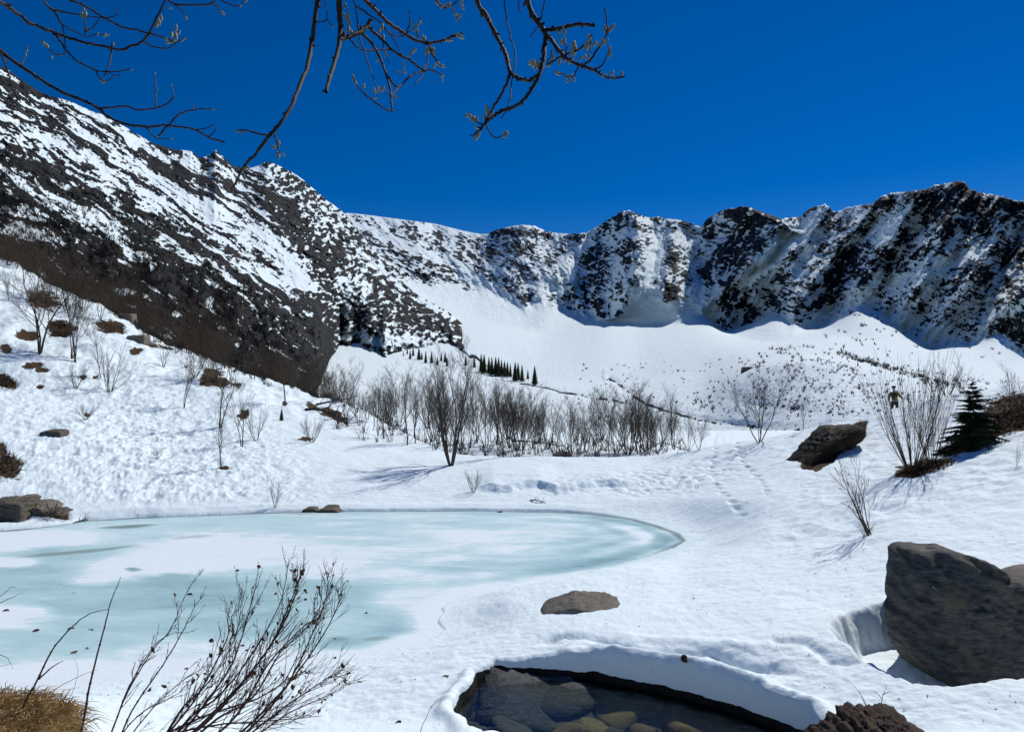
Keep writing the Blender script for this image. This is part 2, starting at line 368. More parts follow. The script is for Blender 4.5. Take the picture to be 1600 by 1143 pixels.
    for a in [(985, 345, 45, 14, .72), (930, 440, 60, 22, .66, -60), (955, 430, 45, 40, .62), (960, 492, 45, 8, .85, 10), (885, 475, 30, 14, .6, -30), (1165, 375, 58, 34, .86, -28), (1120, 425, 50, 26, .88, -40), (1090, 350, 25, 10, .6),
              (1160, 335, 40, 10, .7), (1045, 455, 28, 14, .85, -25), (1050, 420, 30, 14, .5, -40), (1085, 440, 30, 12, .7, -60), (1480, 330, 75, 32, .84, 5), (1400, 325, 40, 18, .6), (1500, 300, 25, 12, .8), (1560, 340, 45, 25, .75), (1545, 395, 60, 16, .5),
              (1310, 430, 55, 20, .84, -45), (1280, 465, 45, 18, .78, -30), (1330, 395, 30, 22, .85), (1245, 412, 60, 10, .7, -40), (1150, 478, 34, 24, .8, -50), (1210, 475, 40, 15, .7, -50), (1265, 335, 28, 12, .8), (1295, 345, 15, 18, .75),
              (1400, 405, 55, 16, .76, -25), (1370, 430, 26, 14, .8, -35), (1440, 375, 40, 14, .6), (1440, 470, 60, 14, .5, -15), (1530, 430, 40, 18, .66), (1560, 455, 35, 16, .72), (1500, 455, 30, 40, .55, 20), (1540, 500, 16, 22, .7), (1585, 545, 55, 42, .93, -25), (1590, 400, 22, 22, .8),
              (1480, 500, 30, 10, .55), (1160, 500, 40, 16, .6, -40), (1130, 500, 14, 22, .75), (760, 385, 20, 12, .6), (790, 365, 30, 8, .75), (900, 372, 22, 6, .7), (820, 380, 50, 10, .6, -15), (755, 395, 45, 8, .55, -25),
              (825, 468, 18, 9, .85), (825, 515, 28, 10, .9), (800, 522, 32, 10, .85), (860, 517, 16, 7, .8), (775, 512, 16, 7, .6), (750, 497, 10, 5, .6),
              (700, 430, 50, 30, .46, 30), (620, 395, 60, 30, .52, 20), (720, 410, 40, 12, .55, 10), (690, 455, 50, 14, .6, 25), (680, 385, 50, 16, .55, 15), (1110, 470, 16, 30, .2, 20),
              # snow: couloirs, fans, cornices
              (1015, 430, 12, 75, .02, 15), (1085, 480, 16, 40, .02, 15), (1035, 495, 50, 22, .0), (850, 455, 22, 12, .12, -40), (870, 430, 14, 60, .12, 40), (900, 395, 10, 40, .15, 40),
              (765, 452, 90, 12, .05, 35), (640, 385, 90, 8, .12, 22), (1225, 380, 15, 80, .05, 50), (1190, 415, 10, 55, .1, 48), (1262, 395, 8, 50, .1, 35), (1345, 480, 20, 34, .05, 25), (1355, 455, 10, 50, .12, 30), (1400, 350, 9, 50, .12, 45),
              (1430, 425, 60, 10, .12, -25), (1480, 410, 60, 12, .15, -25), (1290, 510, 60, 18, .04, -20), (1420, 520, 60, 26, .05, 20), (1500, 560, 40, 20, .05), (1100, 400, 8, 40, .2, 40), (640, 345, 100, 5, .1, 6), (720, 362, 40, 5, .05, 12),
              (1540, 500, 8, 50, .2, 20), (1460, 440, 12, 40, .2, 40)]: blob(*a)
    nz = ridged(tt / 14 + ss / 60, ss / 7.5, 5, 61, .62) * .5 + fbm(PX / 22, PY / 16, 4, 71, .6) * .9
    nzl = ridged((PX + PY * .55) / 26, (PY - PX * -.42) / 6.5, 4, 81, .62) * .6 + fbm(PX / 30, PY / 22, 4, 91) * .7
    mixw = sstep(700, 850, PX)
    hf = ridged((PX + PY * .6) / 26 + .3 * fbm(PX / 20, PY / 20, 2, 87), (PY - PX * .42) / 3.8, 4, 83, .66) + .6 * fbm(PX / 8, PY / 5, 3, 85, .65)
    nz = nz / nz.std(); nzl = nzl / nzl.std(); hf = hf / hf.std()
    vv = np.clip((v[:, None] - 5.0), 0, 1) * np.ones_like(PX)
    chn = .5 + .5 * ridged((tt + 10 * fbm(PX / 30, PY / 30, 3, 45)) / 40, ss / 210, 3, 21, .45)
    a_ = np.interp(PX, [500, 740, 900, 1200, 1600], [.38, .42, .46, .40, .36]) * (1 - vv) ** .8 + .10 + .06 * fbm(PX / 9, PY / 9, 3, 47)
    den0 = den
    den = den * (.06 + .94 * sstep(a_, a_ + .16, chn)) * sstep(4.80, 5.06, v[:, None] + .14 * fbm(PX / 16, PY / 9, 4, 49, .6)) * (1 - .85 * np.exp(-(perlin(tt / 20 + .4 * fbm(PX / 12, PY / 12, 2, 57), ss / 150, 59) / .055) ** 2)) + .16 * fbm(PX / 42, PY / 26, 3, 51) * (den > .12) * (den0 < .8)
    steep = np.gradient(gauss1(D, .8, 0), axis=0) / np.minimum(np.gradient(PY, axis=0), -.2) * -1
    steep = steep - gauss1(steep, 12, 0); sf = steep[120:].std(); steep = np.clip(steep / sf, -2.5, 2.5)
    nn = .6 * (nz * (1 - mixw) + nzl * mixw) + .8 * hf - .85 * steep
    nn = (nn - nn.mean()) / nn.std()
    thr = .5 + .5 * np.tanh(nn * .72)
    rock = den - thr
    rock = np.where(den < .03, -.5, rock)
    rk = sstep(-.05, .12, rock)
    D = D + far * amp * .016 * sstep(a_ - .1, a_ + .35, chn) * (1 - .5 * vv)
    D = D + .0045 * rk * amp + .0060 * rk * fbm(PX / 6, PY / 4.5, 3, 101, .6)
    # knoll pits, floor relief
    floor = (1 - wall)
    kn = sstep(1120, 1180, PX) * sstep(535, 560, PY) * (1 - sstep(640, 655, PY)) * floor
    D = D + kn * (.006 * ridged(PX / 26, PY / 13, 3, 111) + .008 * fbm(PX / 14, PY / 7, 3, 121))
    D = D + floor * (1 - kn) * (.0045 * fbm(PX / 40, PY / 12, 4, 131) + .0022 * ridged((PX + PY) / 22, (PY - .3 * PX) / 7, 4, 133, .6) + .0012 * fbm(PX / 6, PY / 3, 2, 135))
    kc2 = np.clip(1 - ell(PX, PY, 1340, 478, 2, 2), 0, 1)
    # stream gully on the floor
    for pts, w, dp in (([(955, 592), (985, 612), (1010, 632), (1060, 648), (1120, 660), (1230, 672), (1360, 662)], 5, .022), ([(800, 596), (860, 608), (930, 622), (1000, 632)], 3.5, .010), ([(1150, 628), (1250, 640), (1380, 652)], 4, .008)):
        d, t, s = seg_d(PX + wx * .5, PY + wy * .35, pts); D = D - dp * np.exp(-(d / w) ** 2) * floor
        rock = np.maximum(rock, np.where(floor > .5, (.22 - d / w) * .6 + .62 * fbm(PX / 16, PY / 7, 4, 141), -1) * np.where(d < w * 2.2, 1, 9) - np.where(d < w * 2.2, 0, 5))
    # avalanche debris
    dbn = np.maximum(0, fbm((PX + .5 * PY) / 55, PY / 22, 3, 153)) * floor * sstep(3.0, 4.2, v)[:, None]; D = D + dbn * .010 * ridged(PX / 6, PY / 3.2, 4, 155, .6)
    lob = sstep(.05, .12, fbm((PX - .4 * PY) / 60, PY / 20, 4, 157, .6)) * sstep(3.4, 4.4, v)[:, None] * (1 - sstep(5.2, 5.5, v))[:, None]; D = D + lob * .003
    for (x, y, rx, ry, a) in ((1030, 500, 60, 28, -15), (930, 520, 60, 40, 40), (1400, 500, 70, 60, 20), (620, 470, 60, 20, 35)):
        w = np.clip(1 - ell(PX, PY, x, y, rx, ry, a), 0, 1); D = D + w * .0035 * ridged(PX / 7, PY / 5, 3, 151)
    Yn = Y * (1 - D); Zn = 4.5 + K * Yn; Xn = A * Yn
    # re-fit skyline jaggedness by lifting the crest rows slightly
    jag = (2.2 * ridged(px / 9, px * 0 + 3.3, 4, 161, .65) + 1.0) * np.interp(px, [500, 740, 770, 1200, 1600], [.4, .35, 1, 1.1, 1.2])
    wj = np.exp(-np.abs(v - 6) * 9)[:, None]; Zn = Zn + wj * jag[None] * Yn / F
    V = np.stack([Xn, Yn, Zn], -1).reshape(-1, 3)
    veg = kn * .3
    me = make_mesh('valley_mountains', V, grid_faces(*Y.shape), attrs={'rock': rock, 'veg': veg})
    o = mesh_obj('mountain_terrain', me, mat_mount('snowy_rock', (.008, .011, .016), (.040, .050, .066), (.03, .024, .016), 1.0)); tag(o, kind='structure')
    o['label'] = 'snow-covered valley floor and rugged rocky mountain cirque'
    return px, Xn, Yn, Zn

# ---- left mountain -----------------------------------------------------------------------------
def build_left():
    px = nonuni(-20, 745, -700, 900, 500, 40)
    skyA = [(-700, -160), (-300, -20), (-100, 70), (0, 117), (25, 135), (50, 150), (75, 158), (100, 165), (130, 178), (160, 188), (200, 212), (230, 228), (265, 238), (290, 240), (305, 250), (318, 248),
            (330, 238), (345, 252), (360, 265), (380, 268), (395, 264), (412, 256), (430, 262), (450, 272), (470, 285), (490, 302), (510, 318), (530, 332), (560, 366),
            (600, 418), (650, 462), (700, 489), (725, 510), (745, 540), (900, 640)]
    st = [
        {-700: (('z', 14), 85), 0: (('z', 14), 88), 200: (('z', 7), 100), 330: (('z', 2), 120), 420: (600, 160), 480: (602, 220), 505: (590, 280), 530: (545, 350), 560: (535, 430), 600: (552, 520), 650: (545, 600), 700: (533, 680), 745: (560, 740), 900: (660, 800)},
        {-700: (330, 170), 0: (385, 170), 200: (455, 195), 330: (500, 215), 420: (540, 240), 480: (550, 290), 505: (535, 340), 530: (500, 400), 560: (495, 480), 600: (515, 600), 650: (520, 690), 700: (517, 760), 745: (548, 800), 900: (655, 850)},
        {-700: (120, 330), 0: (265, 350), 200: (345, 430), 330: (385, 500), 420: (420, 560), 480: (430, 620), 530: (440, 720), 560: (445, 780), 600: (470, 860), 650: (492, 880), 700: (502, 880), 745: (543, 870), 900: (650, 900)},
    ]
    Ys, Zs = stations(px, st, smooth_c=8)
    # stand the toe of the spur on the snow of the valley
    bx, bX, bY, bZ = GB
    toe = (9 * fbm(px / 17, px * 0 + .3, 4, 213, .65) + 3 * fbm(px / 4, px * 0 + .3, 2, 214)) * sstep(478, 500, px)
    for c in np.nonzero(px > 470)[0]:
        j = int(np.argmin(np.abs(bx - px[c]))); fy = np.interp(px[c], [470, 480, 505, 530, 560, 600, 650, 700, 745, 900], [602, 602, 575, 535, 533, 552, 540, 532, 560, 660]) + toe[c]
        py = proj(bX[:, j], bY[:, j], bZ[:, j])[1]; i = np.nonzero((py[1:] <= fy) & (py[:-1] >= fy))[0]
        if len(i):
            w_ = sstep(470, 520, px[c]); Ys[0, c] = Ys[0, c] * (1 - w_) + bY[i[0], j] * w_
    Ys[0] = gauss1(Ys[0], 1.2); Zs[0] = 4.5 + ray(800, np.where(px > 470, np.interp(px, [470, 480, 505, 530, 560, 600, 650, 700, 745, 900], [602, 602, 575, 535, 533, 552, 540, 532, 560, 660]) + toe, 602))[1] * Ys[0] * (px > 470) + (Zs[0] - 4.5) * (px <= 470)
    k1, k2 = (Zs[1] - 4.5) / Ys[1], (Zs[2] - 4.5) / Ys[2]
    Ys[1] = np.maximum(Ys[1], Ys[0] * 1.08); Ys[2] = np.maximum(Ys[2], Ys[1] * 1.08); Zs[1] = 4.5 + k1 * Ys[1]; Zs[2] = 4.5 + k2 * Ys[2]
    Ys = np.vstack([Ys[:1] * .995, Ys]); Zs = np.vstack([Zs[:1] - 6 - .02 * Ys[:1], Zs])
    kc = ray(800, np.interp(px, *zip(*skyA)))[1]
    yc = gauss1(np.interp(px, [-700, 0, 200, 330, 420, 530, 600, 700, 745, 900], [520, 640, 820, 960, 1120, 1350, 1250, 1120, 1100, 1100]), 8); yc = np.maximum(yc, Ys[3] * 1.06)
    Ys = np.vstack([Ys, yc, yc * 1.1, yc * 1.5]); Zs = np.vstack([Zs, 4.5 + kc * yc, 4.5 + kc * yc * .96, np.minimum(kc * yc * .2, 40)])
    rows = [6, 70, 90, 150, 12, 6]
    v, Y, Z = fill(Ys, Zs, rows, 4, pin=4); v = v - 1
    K = (Z - 4.5) / Y; A = np.broadcast_to(ray(px, 571)[0], Y.shape).copy()
    PX, PY = proj(A * Y, Y, Z)
    wx = 10 * fbm(PX / 45, PY / 45, 3, 5); wy = 10 * fbm(PX / 45, PY / 45, 3, 15)
    behind = sstep(3.05, 3.3, v)[:, None]; far = (1 - behind)
    # along-slope coordinate (strata run down to the right)
    ca, sa = math.cos(R(33)), math.sin(R(33))
    S = PX * ca + PY * sa; T = -PX * sa + PY * ca
    tw = T + 7 * fbm(PX / 50, PY / 50, 3, 203); sw = S + 40 * fbm(PX / 120, PY / 90, 2, 205)
    saw = lambda x: (x - np.floor(x))
    led = (saw(tw / 19 + 1.3 * fbm(sw / 90, tw / 60, 3, 207)) * .6 + saw(tw / 8.3 + 1.5 * fbm(sw / 40, tw / 30, 3, 209)) * .3)
    rel = .010 * ridged(S / 120, T / 26, 4, 201, .5) + .014 * fbm(PX / 80, PY / 60, 3, 211) + .009 * ridged(PX / 24, PY / 30, 5, 221, .6) + .009 * led
    # right flank of the spur: cliff ribs
    cl = sstep(380, 470, PX) * (1 - sstep(570, 610, PX)); rel = rel + cl * .016 * ridged((PX - .7 * PY) / 26, PY / 60, 4, 231, .55)
    D = rel * far
    # density
    bl = [(-700, 100), (-60, 215), (0, 235), (60, 262), (120, 285), (170, 298), (200, 300), (250, 330), (300, 352), (350, 392), (400, 430), (450, 455), (485, 450), (520, 425), (560, 440), (590, 470), (620, 500), (760, 560)]
    sdv = PY - np.interp(PX + wx, *zip(*bl)) + wy * .8
    den = .46 + .36 * sstep(-14, 22, sdv) + .09 * sstep(40, 110, sdv) + .12 * fbm(PX / 30, PY / 22, 3, 215)
    den = np.where(PX > 560, .55, den)
    def blob(x, y, rx, ry, val, ang=0, soft=.5):
        nonlocal den
        w = 1 - sstep(1 - soft, 1 + soft, ell(PX + wx * .7, PY + wy * .7, x, y, rx, ry, ang)); den = den * (1 - w) + val * w
    for a in [(30, 150, 40, 20, .82, 40), (100, 215, 90, 16, .72, 38), (60, 170, 30, 14, .7, 35), (250, 262, 40, 18, .85, 20), (210, 250, 30, 10, .6), (330, 282, 40, 12, .78, 12), (345, 300, 30, 8, .7), (440, 320, 60, 14, .85, 38), (480, 375, 60, 18, .82, 45),
              (410, 345, 40, 10, .6, 30), (520, 400, 30, 40, .85, 40), (470, 300, 50, 16, .55, 38), (500, 345, 40, 20, .5, 50), (60, 262, 60, 14, .92, 20), (190, 265, 60, 10, .62, 32), (370, 400, 30, 12, .5, 35),
              (640, 480, 55, 24, .82, 25), (600, 460, 30, 30, .7, 40), (690, 505, 30, 18, .8, 25), (560, 400, 30, 12, .5, 45), (585, 500, 30, 24, .75),
              # snow
              (70, 305, 90, 9, .12, 32), (160, 350, 60, 11, .1, 33), (210, 395, 40, 8, .35, 33), (50, 365, 55, 12, .1, 12), (30, 330, 40, 8, .3, 10), (120, 240, 90, 9, .1, 33), (200, 290, 80, 9, .12, 35), (250, 285, 90, 9, .1, 33), (330, 335, 90, 9, .15, 33),
              (440, 400, 60, 14, .06, 42), (470, 440, 30, 10, .1, 20), (400, 370, 60, 9, .12, 38), (300, 400, 40, 5, .4, 33), (350, 432, 40, 5, .35, 33), (193, 455, 16, 6, .0, 10, .4), (277, 489, 9, 5, .0, 10, .4), (330, 470, 7, 5, .0, 0, .4), (265, 375, 25, 5, .2, 30),
              (395, 420, 50, 5, .25, 38), (535, 450, 10, 30, .2, -20), (540, 480, 14, 16, .35), (150, 182, 30, 5, .1, 28), (225, 225, 60, 7, .15, 32), (340, 250, 20, 8, .5), (600, 425, 50, 6, .1, 38), (680, 482, 40, 5, .1, 25), (420, 262, 20, 8, .4),
              (560, 452, 22, 12, .2, 40), (620, 530, 60, 8, .05, 0), (545, 520, 14, 14, .3)]: blob(*a)
    nn = ridged(S / 60, T / 8, 5, 241, .6) * .6 + fbm(S / 40, T / 14, 4, 251, .6) * .8
    nf = fbm(PX / 9, PY / 7, 4, 261, .65) + .5 * ridged((PX + PY) / 14, PY / 9, 3, 271)
    hf = ridged(S / 20, T / 4.5, 4, 253, .7) + 1.0 * fbm(PX / 7, PY / 5, 3, 255, .7)
    nn = nn / nn.std() * .8 + .6 * hf / hf.std() + .9 * (led - led.mean()) / led.std()
    nn = (nn - nn.mean()) / nn.std(); nf = (nf - nf.mean()) / nf.std()
    wf = sstep(400, 480, PX + (330 - PY) * .3); nn = nn * (1 - wf) + nf * wf
    rock = den - (.5 + .5 * np.tanh(nn * .8)); rock = np.where(den > .96, np.maximum(rock, .04), rock)
    rk = sstep(-.05, .12, rock)
    D = D + sstep(-20, 30, sdv) * far * (.020 * ridged(PX / 34 - PY / 60, PY / 45, 5, 283, .62) + .012 * fbm(PX / 18, PY / 14, 4, 285, .6))
    D = D + .005 * rk * far + rk * far * (.011 * fbm(PX / 9, PY / 8, 4, 281, .65) + .008 * ridged((PX - .5 * PY) / 11, PY / 16, 4, 287, .6))
    Yn = Y * (1 - D); Zn = 4.5 + K * Yn; Xn = A * Yn
    jag = (2.0 * ridged(px / 11, px * 0 + 3.3, 4, 291, .65) + .5)
    wj = np.exp(-np.abs(v - 3) * 12)[:, None]; Zn = Zn + wj * jag[None] * Yn / F
    V = np.stack([Xn, Yn, Zn], -1).reshape(-1, 3)
    veg = sstep(-30, 60, sdv) * (1 - sstep(330, 480, PX) * .8) * (1 - sstep(520, 560, PX))
    me = make_mesh('left_mountain', V, grid_faces(*Y.shape), attrs={'rock': rock, 'veg': veg})
    o = mesh_obj('mountain_slope', me, mat_mount('left_slope_rock', (.006, .006, .007), (.058, .058, .058), (.016, .011, .006), 1.6)); tag(o, kind='structure')
    o['label'] = 'steep dark slope with brown scrub and streaks of snow'
    return px, Xn, Yn, Zn

# ================================================================== NEAR GROUND
W = lambda pts, z=0.0: [(ray(x, y)[0] * (z - 4.5) / ray(x, y)[1], (z - 4.5) / ray(x, y)[1]) for x, y in pts]
POND_PX = [(-420, 835), (-100, 838), (30, 827), (75, 822), (130, 813), (230, 808), (330, 804), (400, 801), (480, 799), (560, 798), (700, 797), (800, 798), (880, 800), (940, 804),
           (990, 811), (1030, 822), (1060, 834), (1072, 845), (1055, 856), (1020, 868), (960, 884), (880, 902), (800, 914), (730, 930), (690, 950), (688, 972), (700, 985),
           (680, 996), (640, 1008), (590, 1024), (530, 1034), (420, 1038), (300, 1050), (200, 1062), (100, 1080), (0, 1095), (-300, 1110), (-700, 1110), (-1200, 900)]
POND = W(POND_PX)
POOL_Z = 0.34
POOL_PX = [(735, 1078), (745, 1058), (775, 1046), (815, 1048), (870, 1050), (930, 1055), (990, 1066), (1050, 1079), (1110, 1094), (1160, 1110), (1210, 1128), (1262, 1150), (1300, 1200), (1200, 1260), (900, 1280), (740, 1200), (728, 1150), (708, 1120), (714, 1100)]
POOL = W(POOL_PX, .40)
HOLE_PX = [(1303, 985), (1312, 968), (1335, 958), (1365, 955), (1420, 950), (1600, 950), (1800, 960), (2000, 1000), (2000, 1076), (1700, 1072), (1600, 1068), (1520, 1066), (1470, 1063), (1425, 1054), (1385, 1038), (1345, 1014)]
HOLE = W(HOLE_PX, 1.05)

def build_near():
    px = nonuni(-25, 1625, -520, 2120, 900, 50)
    st = [
        {-520: (('z', 2.9), 1.2), 2120: (('z', 2.9), 1.2)},
        {-520: (('z', 2.2), 4.5), 0: (('z', 1.9), 5.3), 200: (('z', .95), 7.1), 400: (('z', .4), 8.2), 550: (('z', .36), 8.5), 700: (('z', .48), 8.4), 900: (('z', .52), 8.1), 1050: (('z', .55), 8.0), 1200: (('z', .55), 7.9), 1350: (('z', .75), 7.5), 1600: (('z', 1.0), 7.0), 2120: (('z', 1.4), 6.5)},
        {-520: (('z', .05), 10), 0: (('z', .02), 10.2), 300: (('z', .02), 11.0), 540: (('z', .03), 11.5), 690: (985, 12.4), 780: (985, 12.0), 900: (1000, 10.8), 1050: (1005, 10.3), 1200: (1000, 9.9), 1350: (1000, 9.6), 1500: (1000, 9.3), 1600: (1000, 9.2), 2120: (1000, 8.8)},
        {-520: (('z', .0), 23), 0: (('z', .0), 23.2), 130: (('z', 0), 24.2), 330: (('z', 0), 25.5), 480: (('z', 0), 26.4), 800: (('z', 0), 26.6), 940: (('z', .02), 25.6), 1000: (('z', .05), 23.5), 1060: (('z', .12), 21), 1120: (850, 18.6), 1200: (848, 17.6), 1300: (842, 16.6), 1400: (830, 15.6), 1500: (830, 14.6), 1600: (832, 13.8), 2120: (830, 13)},
        {-520: (520, 42), 0: (600, 40), 100: (625, 39.5), 200: (650, 39), 300: (672, 38), 400: (692, 36.5), 500: (718, 34.5), 600: (738, 33), 700: (733, 34.0), 760: (742, 32), 850: (746, 31.5), 950: (746, 31.5), 1050: (742, 31), 1150: (732, 30), 1200: (724, 29), 1300: (706, 28), 1400: (700, 25.5), 1500: (688, 23.5), 1600: (672, 22), 2120: (590, 20)},
        {-520: (230, 62), 0: (402, 62), 60: (432, 62), 130: (466, 61), 200: (501, 60), 260: (536, 59), 330: (561, 58), 420: (591, 58), 500: (612, 57), 560: (640, 54), 620: (668, 48), 660: (690, 43), 700: (708, 40), 780: (712, 38.5), 860: (713, 38), 1000: (713, 38), 1050: (706, 38), 1100: (696, 38), 1200: (681, 37), 1300: (662, 36), 1350: (651, 35), 1400: (634, 34), 1450: (622, 33), 1500: (613, 32), 1550: (602, 31), 1600: (592, 30), 2120: (500, 27)},
    ]
    Ys, Zs = stations(px, st, smooth_c=9)
    drop = np.interp(px, [0, 500, 600, 700, 1100, 2120], [3.5, 2.5, 1.2, 1.0, 2.0, 2.5])
    Ys = np.vstack([Ys, Ys[5] + 9, Ys[5] + 60]); Zs = np.vstack([Zs, Zs[5] - drop, np.minimum(Zs[5] - drop - 4, np.interp(px, [0, 300, 500], [9, 2, -9]))])
    rows = [16, 120, 140, 130, 150, 16, 8]
    v, Y, Z = fill(Ys, Zs, rows, 5)
    A = np.broadcast_to(ray(px, 571)[0], Y.shape).copy(); X = A * Y
    PX, PY = proj(X, Y, Z)
    # pond shore
    dp = sdf(X, Y, POND)
    wob = .25 * fbm(X / 1.7, Y / 1.7, 3, 301)
    dpw = dp + wob * sstep(8, 14, Y) * (1 - sstep(500, 900, PX) * sstep(18, 22, Y) * .8)
    Z = np.maximum(Z, .04 + .12 * sstep(0, 1.6, dp) + .012 * np.clip(dp, 0, 12))
    base = Z.copy()
    # noise relief
    amp_far = sstep(9, 24, Y)
    und = .10 * fbm(X / 3.1, Y / 3.1, 3, 311) * sstep(0, 3, dp)
    cups = (.030 * fbm(X / .62, Y / .40, 3, 321, .6) + .020 * ridged(X / .95, Y / .5, 3, 325, .5) + .012 * fbm(X / .17, Y / .12, 2, 331)) * (1 - amp_far * .2)
    und = und + (1 - sstep(500, 640, PX)) * sstep(40, 50, Y) * (.9 * fbm(X / 6, Y / 9, 4, 313, .6) + .25 * ridged(X / 2.2, Y / 3, 3, 315))
    left = (1 - sstep(420, 620, PX)) * sstep(.3, 2.0, dp) * sstep(22, 26, Y)
    deb = np.clip(1 - ell(PX, PY, 200, 700, 330, 170, 20), 0, 1) ** .5
    cups = cups + left * deb * (.24 * ridged(X / 1.0, Y / 1.6, 4, 341, .66) + .07 * fbm(X / .35, Y / .35, 2, 351)) + left * .05 * fbm(X / .9, Y / .9, 3, 361)
    # trampled snow, right middle
    tr = np.clip(1 - ell(PX, PY, 1090, 742, 150, 34, -8), 0, 1) ** .6 + .8 * np.clip(1 - ell(PX, PY, 930, 758, 170, 22, -3), 0, 1) ** .6
    cups = cups - tr * .10 * np.maximum(0, ridged(X / .75, Y / .9, 3, 371, .5)) + tr * .05 * fbm(X / .4, Y / .4, 2, 381)
    rt = sstep(1130, 1300, PX) * sstep(13, 18, Y)
    cups = cups + rt * (.07 * ridged(X / 1.1, Y / 1.3, 3, 391, .5) + .05 * fbm(X / .55, Y / .5, 2, 401))
    for pts in ([(1120, 700), (1110, 730), (1122, 760), (1150, 790), (1165, 800)], [(1150, 690), (1160, 720), (1190, 750), (1200, 775)]):
        d, t, s = seg_d(PX, PY, pts); cups = cups - .08 * np.exp(-((d - 1.5 * np.sin(PY * .45)) / 4) ** 2) * sstep(-.2, .3, np.sin(PY * .9 + 2 * fbm(X, Y, 2, 9))) * (t > 0) * (t < 1)
    cterm = cups * sstep(0.0, .5, dp); Z = Z + und + cterm
    # snow shelf behind the pond (undercut drift 750..1010, 745..765)
    pts = [(742, 765), (775, 768), (800, 766), (840, 757), (870, 768), (900, 764), (940, 757), (990, 755), (1040, 752)]
    d, t, s = seg_d(PX, PY, pts); sgn = np.where(s < 0, d, -d)   # + above the line in the picture
    sgn = sgn + 2.5 * fbm(X / .8, Y / .8, 3, 427)
    Z = Z + .30 * sstep(-3.5, 3.0, sgn) * np.exp(-np.clip(sgn, 0, 99) / 22) * sstep(738, 775, PX) * (1 - sstep(930, 1040, PX)) * np.exp(-(np.clip(d - 30, 0, 99) / 20) ** 2) * sstep(26, 28, Y)
    # furrows in front of the camera
    for pts, w, h in (([(840, 1002), (880, 996), (930, 1003), (980, 1020), (1010, 1030), (1060, 1035), (1110, 1040), (1160, 1060), (1210, 1068), (1260, 1085)], .085, -.10),
                      ([(860, 1015), (920, 1018), (990, 1040), (1050, 1048), (1110, 1062), (1180, 1080), (1240, 1100)], .16, .075),
                      ([(1200, 1036), (1260, 1045), (1300, 1070), (1380, 1078)], .09, -.07),
                      ([(960, 1000), (1040, 1015), (1120, 1030), (1200, 1050)], .14, .05)):
        wp = W(pts, .6); d, t, s = seg_d(X + .05 * fbm(X / .3, Y / .3, 2, 5), Y + .05 * fbm(X / .3, Y / .3, 2, 6), wp)
        Z = Z + h * np.exp(-(d / w) ** 2) * sstep(0, .08, t) * (1 - sstep(.85, 1, t))
    # shore blend
    rt_ = sstep(900, 1060, PX) * sstep(15, 19, Y); fr_ = sstep(15, 20, Y) * (1 - sstep(900, 1060, PX))
    wsh = 1.6 * (1 - sstep(15, 20, Y)) + 2.6 * rt_ * 1.0 + .5 * fr_ + .05
    zsh = .03 + (Z - cterm - .03) * sstep(0, 1, dpw / wsh) + cterm
    Z = np.where(dpw < wsh, zsh, Z)
    lip = .07 * sstep(0, .12, dpw) * (1 - sstep(.3, 1.2, dpw)) * sstep(17, 22, Y) * (1 - sstep(880, 1010, PX))
    Z = np.where(dpw > 0, np.maximum(Z, .03) + lip, -.3 * sstep(0, .3, -dpw))
    # dark pool cut into the snow, boulder hollow
    Xw = X + .05 * fbm(X / .35, Y / .35, 3, 411); Yw = Y + .05 * fbm(X / .35, Y / .35, 3, 421)
    dpo = sdf(Xw, Yw, POOL); near = Y < 12
    Z = np.where(near & (dpo < .35), Z + .10 * np.exp(-((dpo - .12) / .12) ** 2), Z)
    e = sstep(-.07, .03, dpo); Z = np.where(near, Z * e + (-.12) * (1 - e), Z)
    dho = sdf(Xw, Yw, HOLE); Z = np.where(near, Z - .62 * (1 - sstep(-.26, .10, dho + .05 * fbm(X / .2, Y / .2, 2, 423))) , Z)
    # soil patches
    soil = np.full(Y.shape, -.3)
    sx = 16 * fbm(X / 2.2, Y / 2.2, 4, 433, .6); sy = 7 * fbm(X / 2.2, Y / 2.2, 4, 437, .6)
    def sb(x, y, rx, ry, val=1.0, ang=0):
        nonlocal soil
        soil = np.maximum(soil, val * (1.12 - ell(PX + sx * min(1, rx / 14), PY + sy * min(1, ry / 8), x, y, rx, ry, ang) * .75))
    for a in [(15, 730, 24, 22), (5, 705, 12, 10), (20, 800, 34, 22), (85, 804, 26, 9, 1, 12), (60, 793, 40, 7), (88, 676, 20, 5, 1, 8), (50, 575, 16, 7), (10, 598, 22, 14, 1, 25), (60, 605, 8, 6), (10, 545, 12, 6), (205, 495, 38, 10, 1, 20), (170, 512, 30, 10, 1, 10), (95, 515, 26, 13),
              (45, 522, 20, 9), (65, 470, 40, 26, .75, 30), (25, 410, 50, 12, 1, 20), (175, 475, 30, 14, .8, 25), (120, 450, 40, 16, .7, 25), (330, 595, 20, 16), (352, 603, 14, 8), (372, 605, 12, 9), (130, 590, 6, 4), (380, 650, 12, 8), (445, 630, 5, 4), (290, 575, 8, 3),
              (260, 545, 22, 5, .8, 20), (500, 640, 24, 5, 1, 20), (525, 652, 26, 4, 1, 20), (480, 685, 12, 4), (135, 650, 7, 4), (212, 552, 10, 4), (240, 545, 26, 6, .7, 22), (350, 735, 14, 4, .8), (65, 580, 12, 4), (150, 590, 6, 3), (1585, 640, 60, 26, 1, 0), (1510, 690, 50, 16, 1, -22), (1440, 732, 50, 12, 1, -14), (1560, 665, 60, 20, 1, -10), (1600, 655, 40, 22)]: sb(*a)
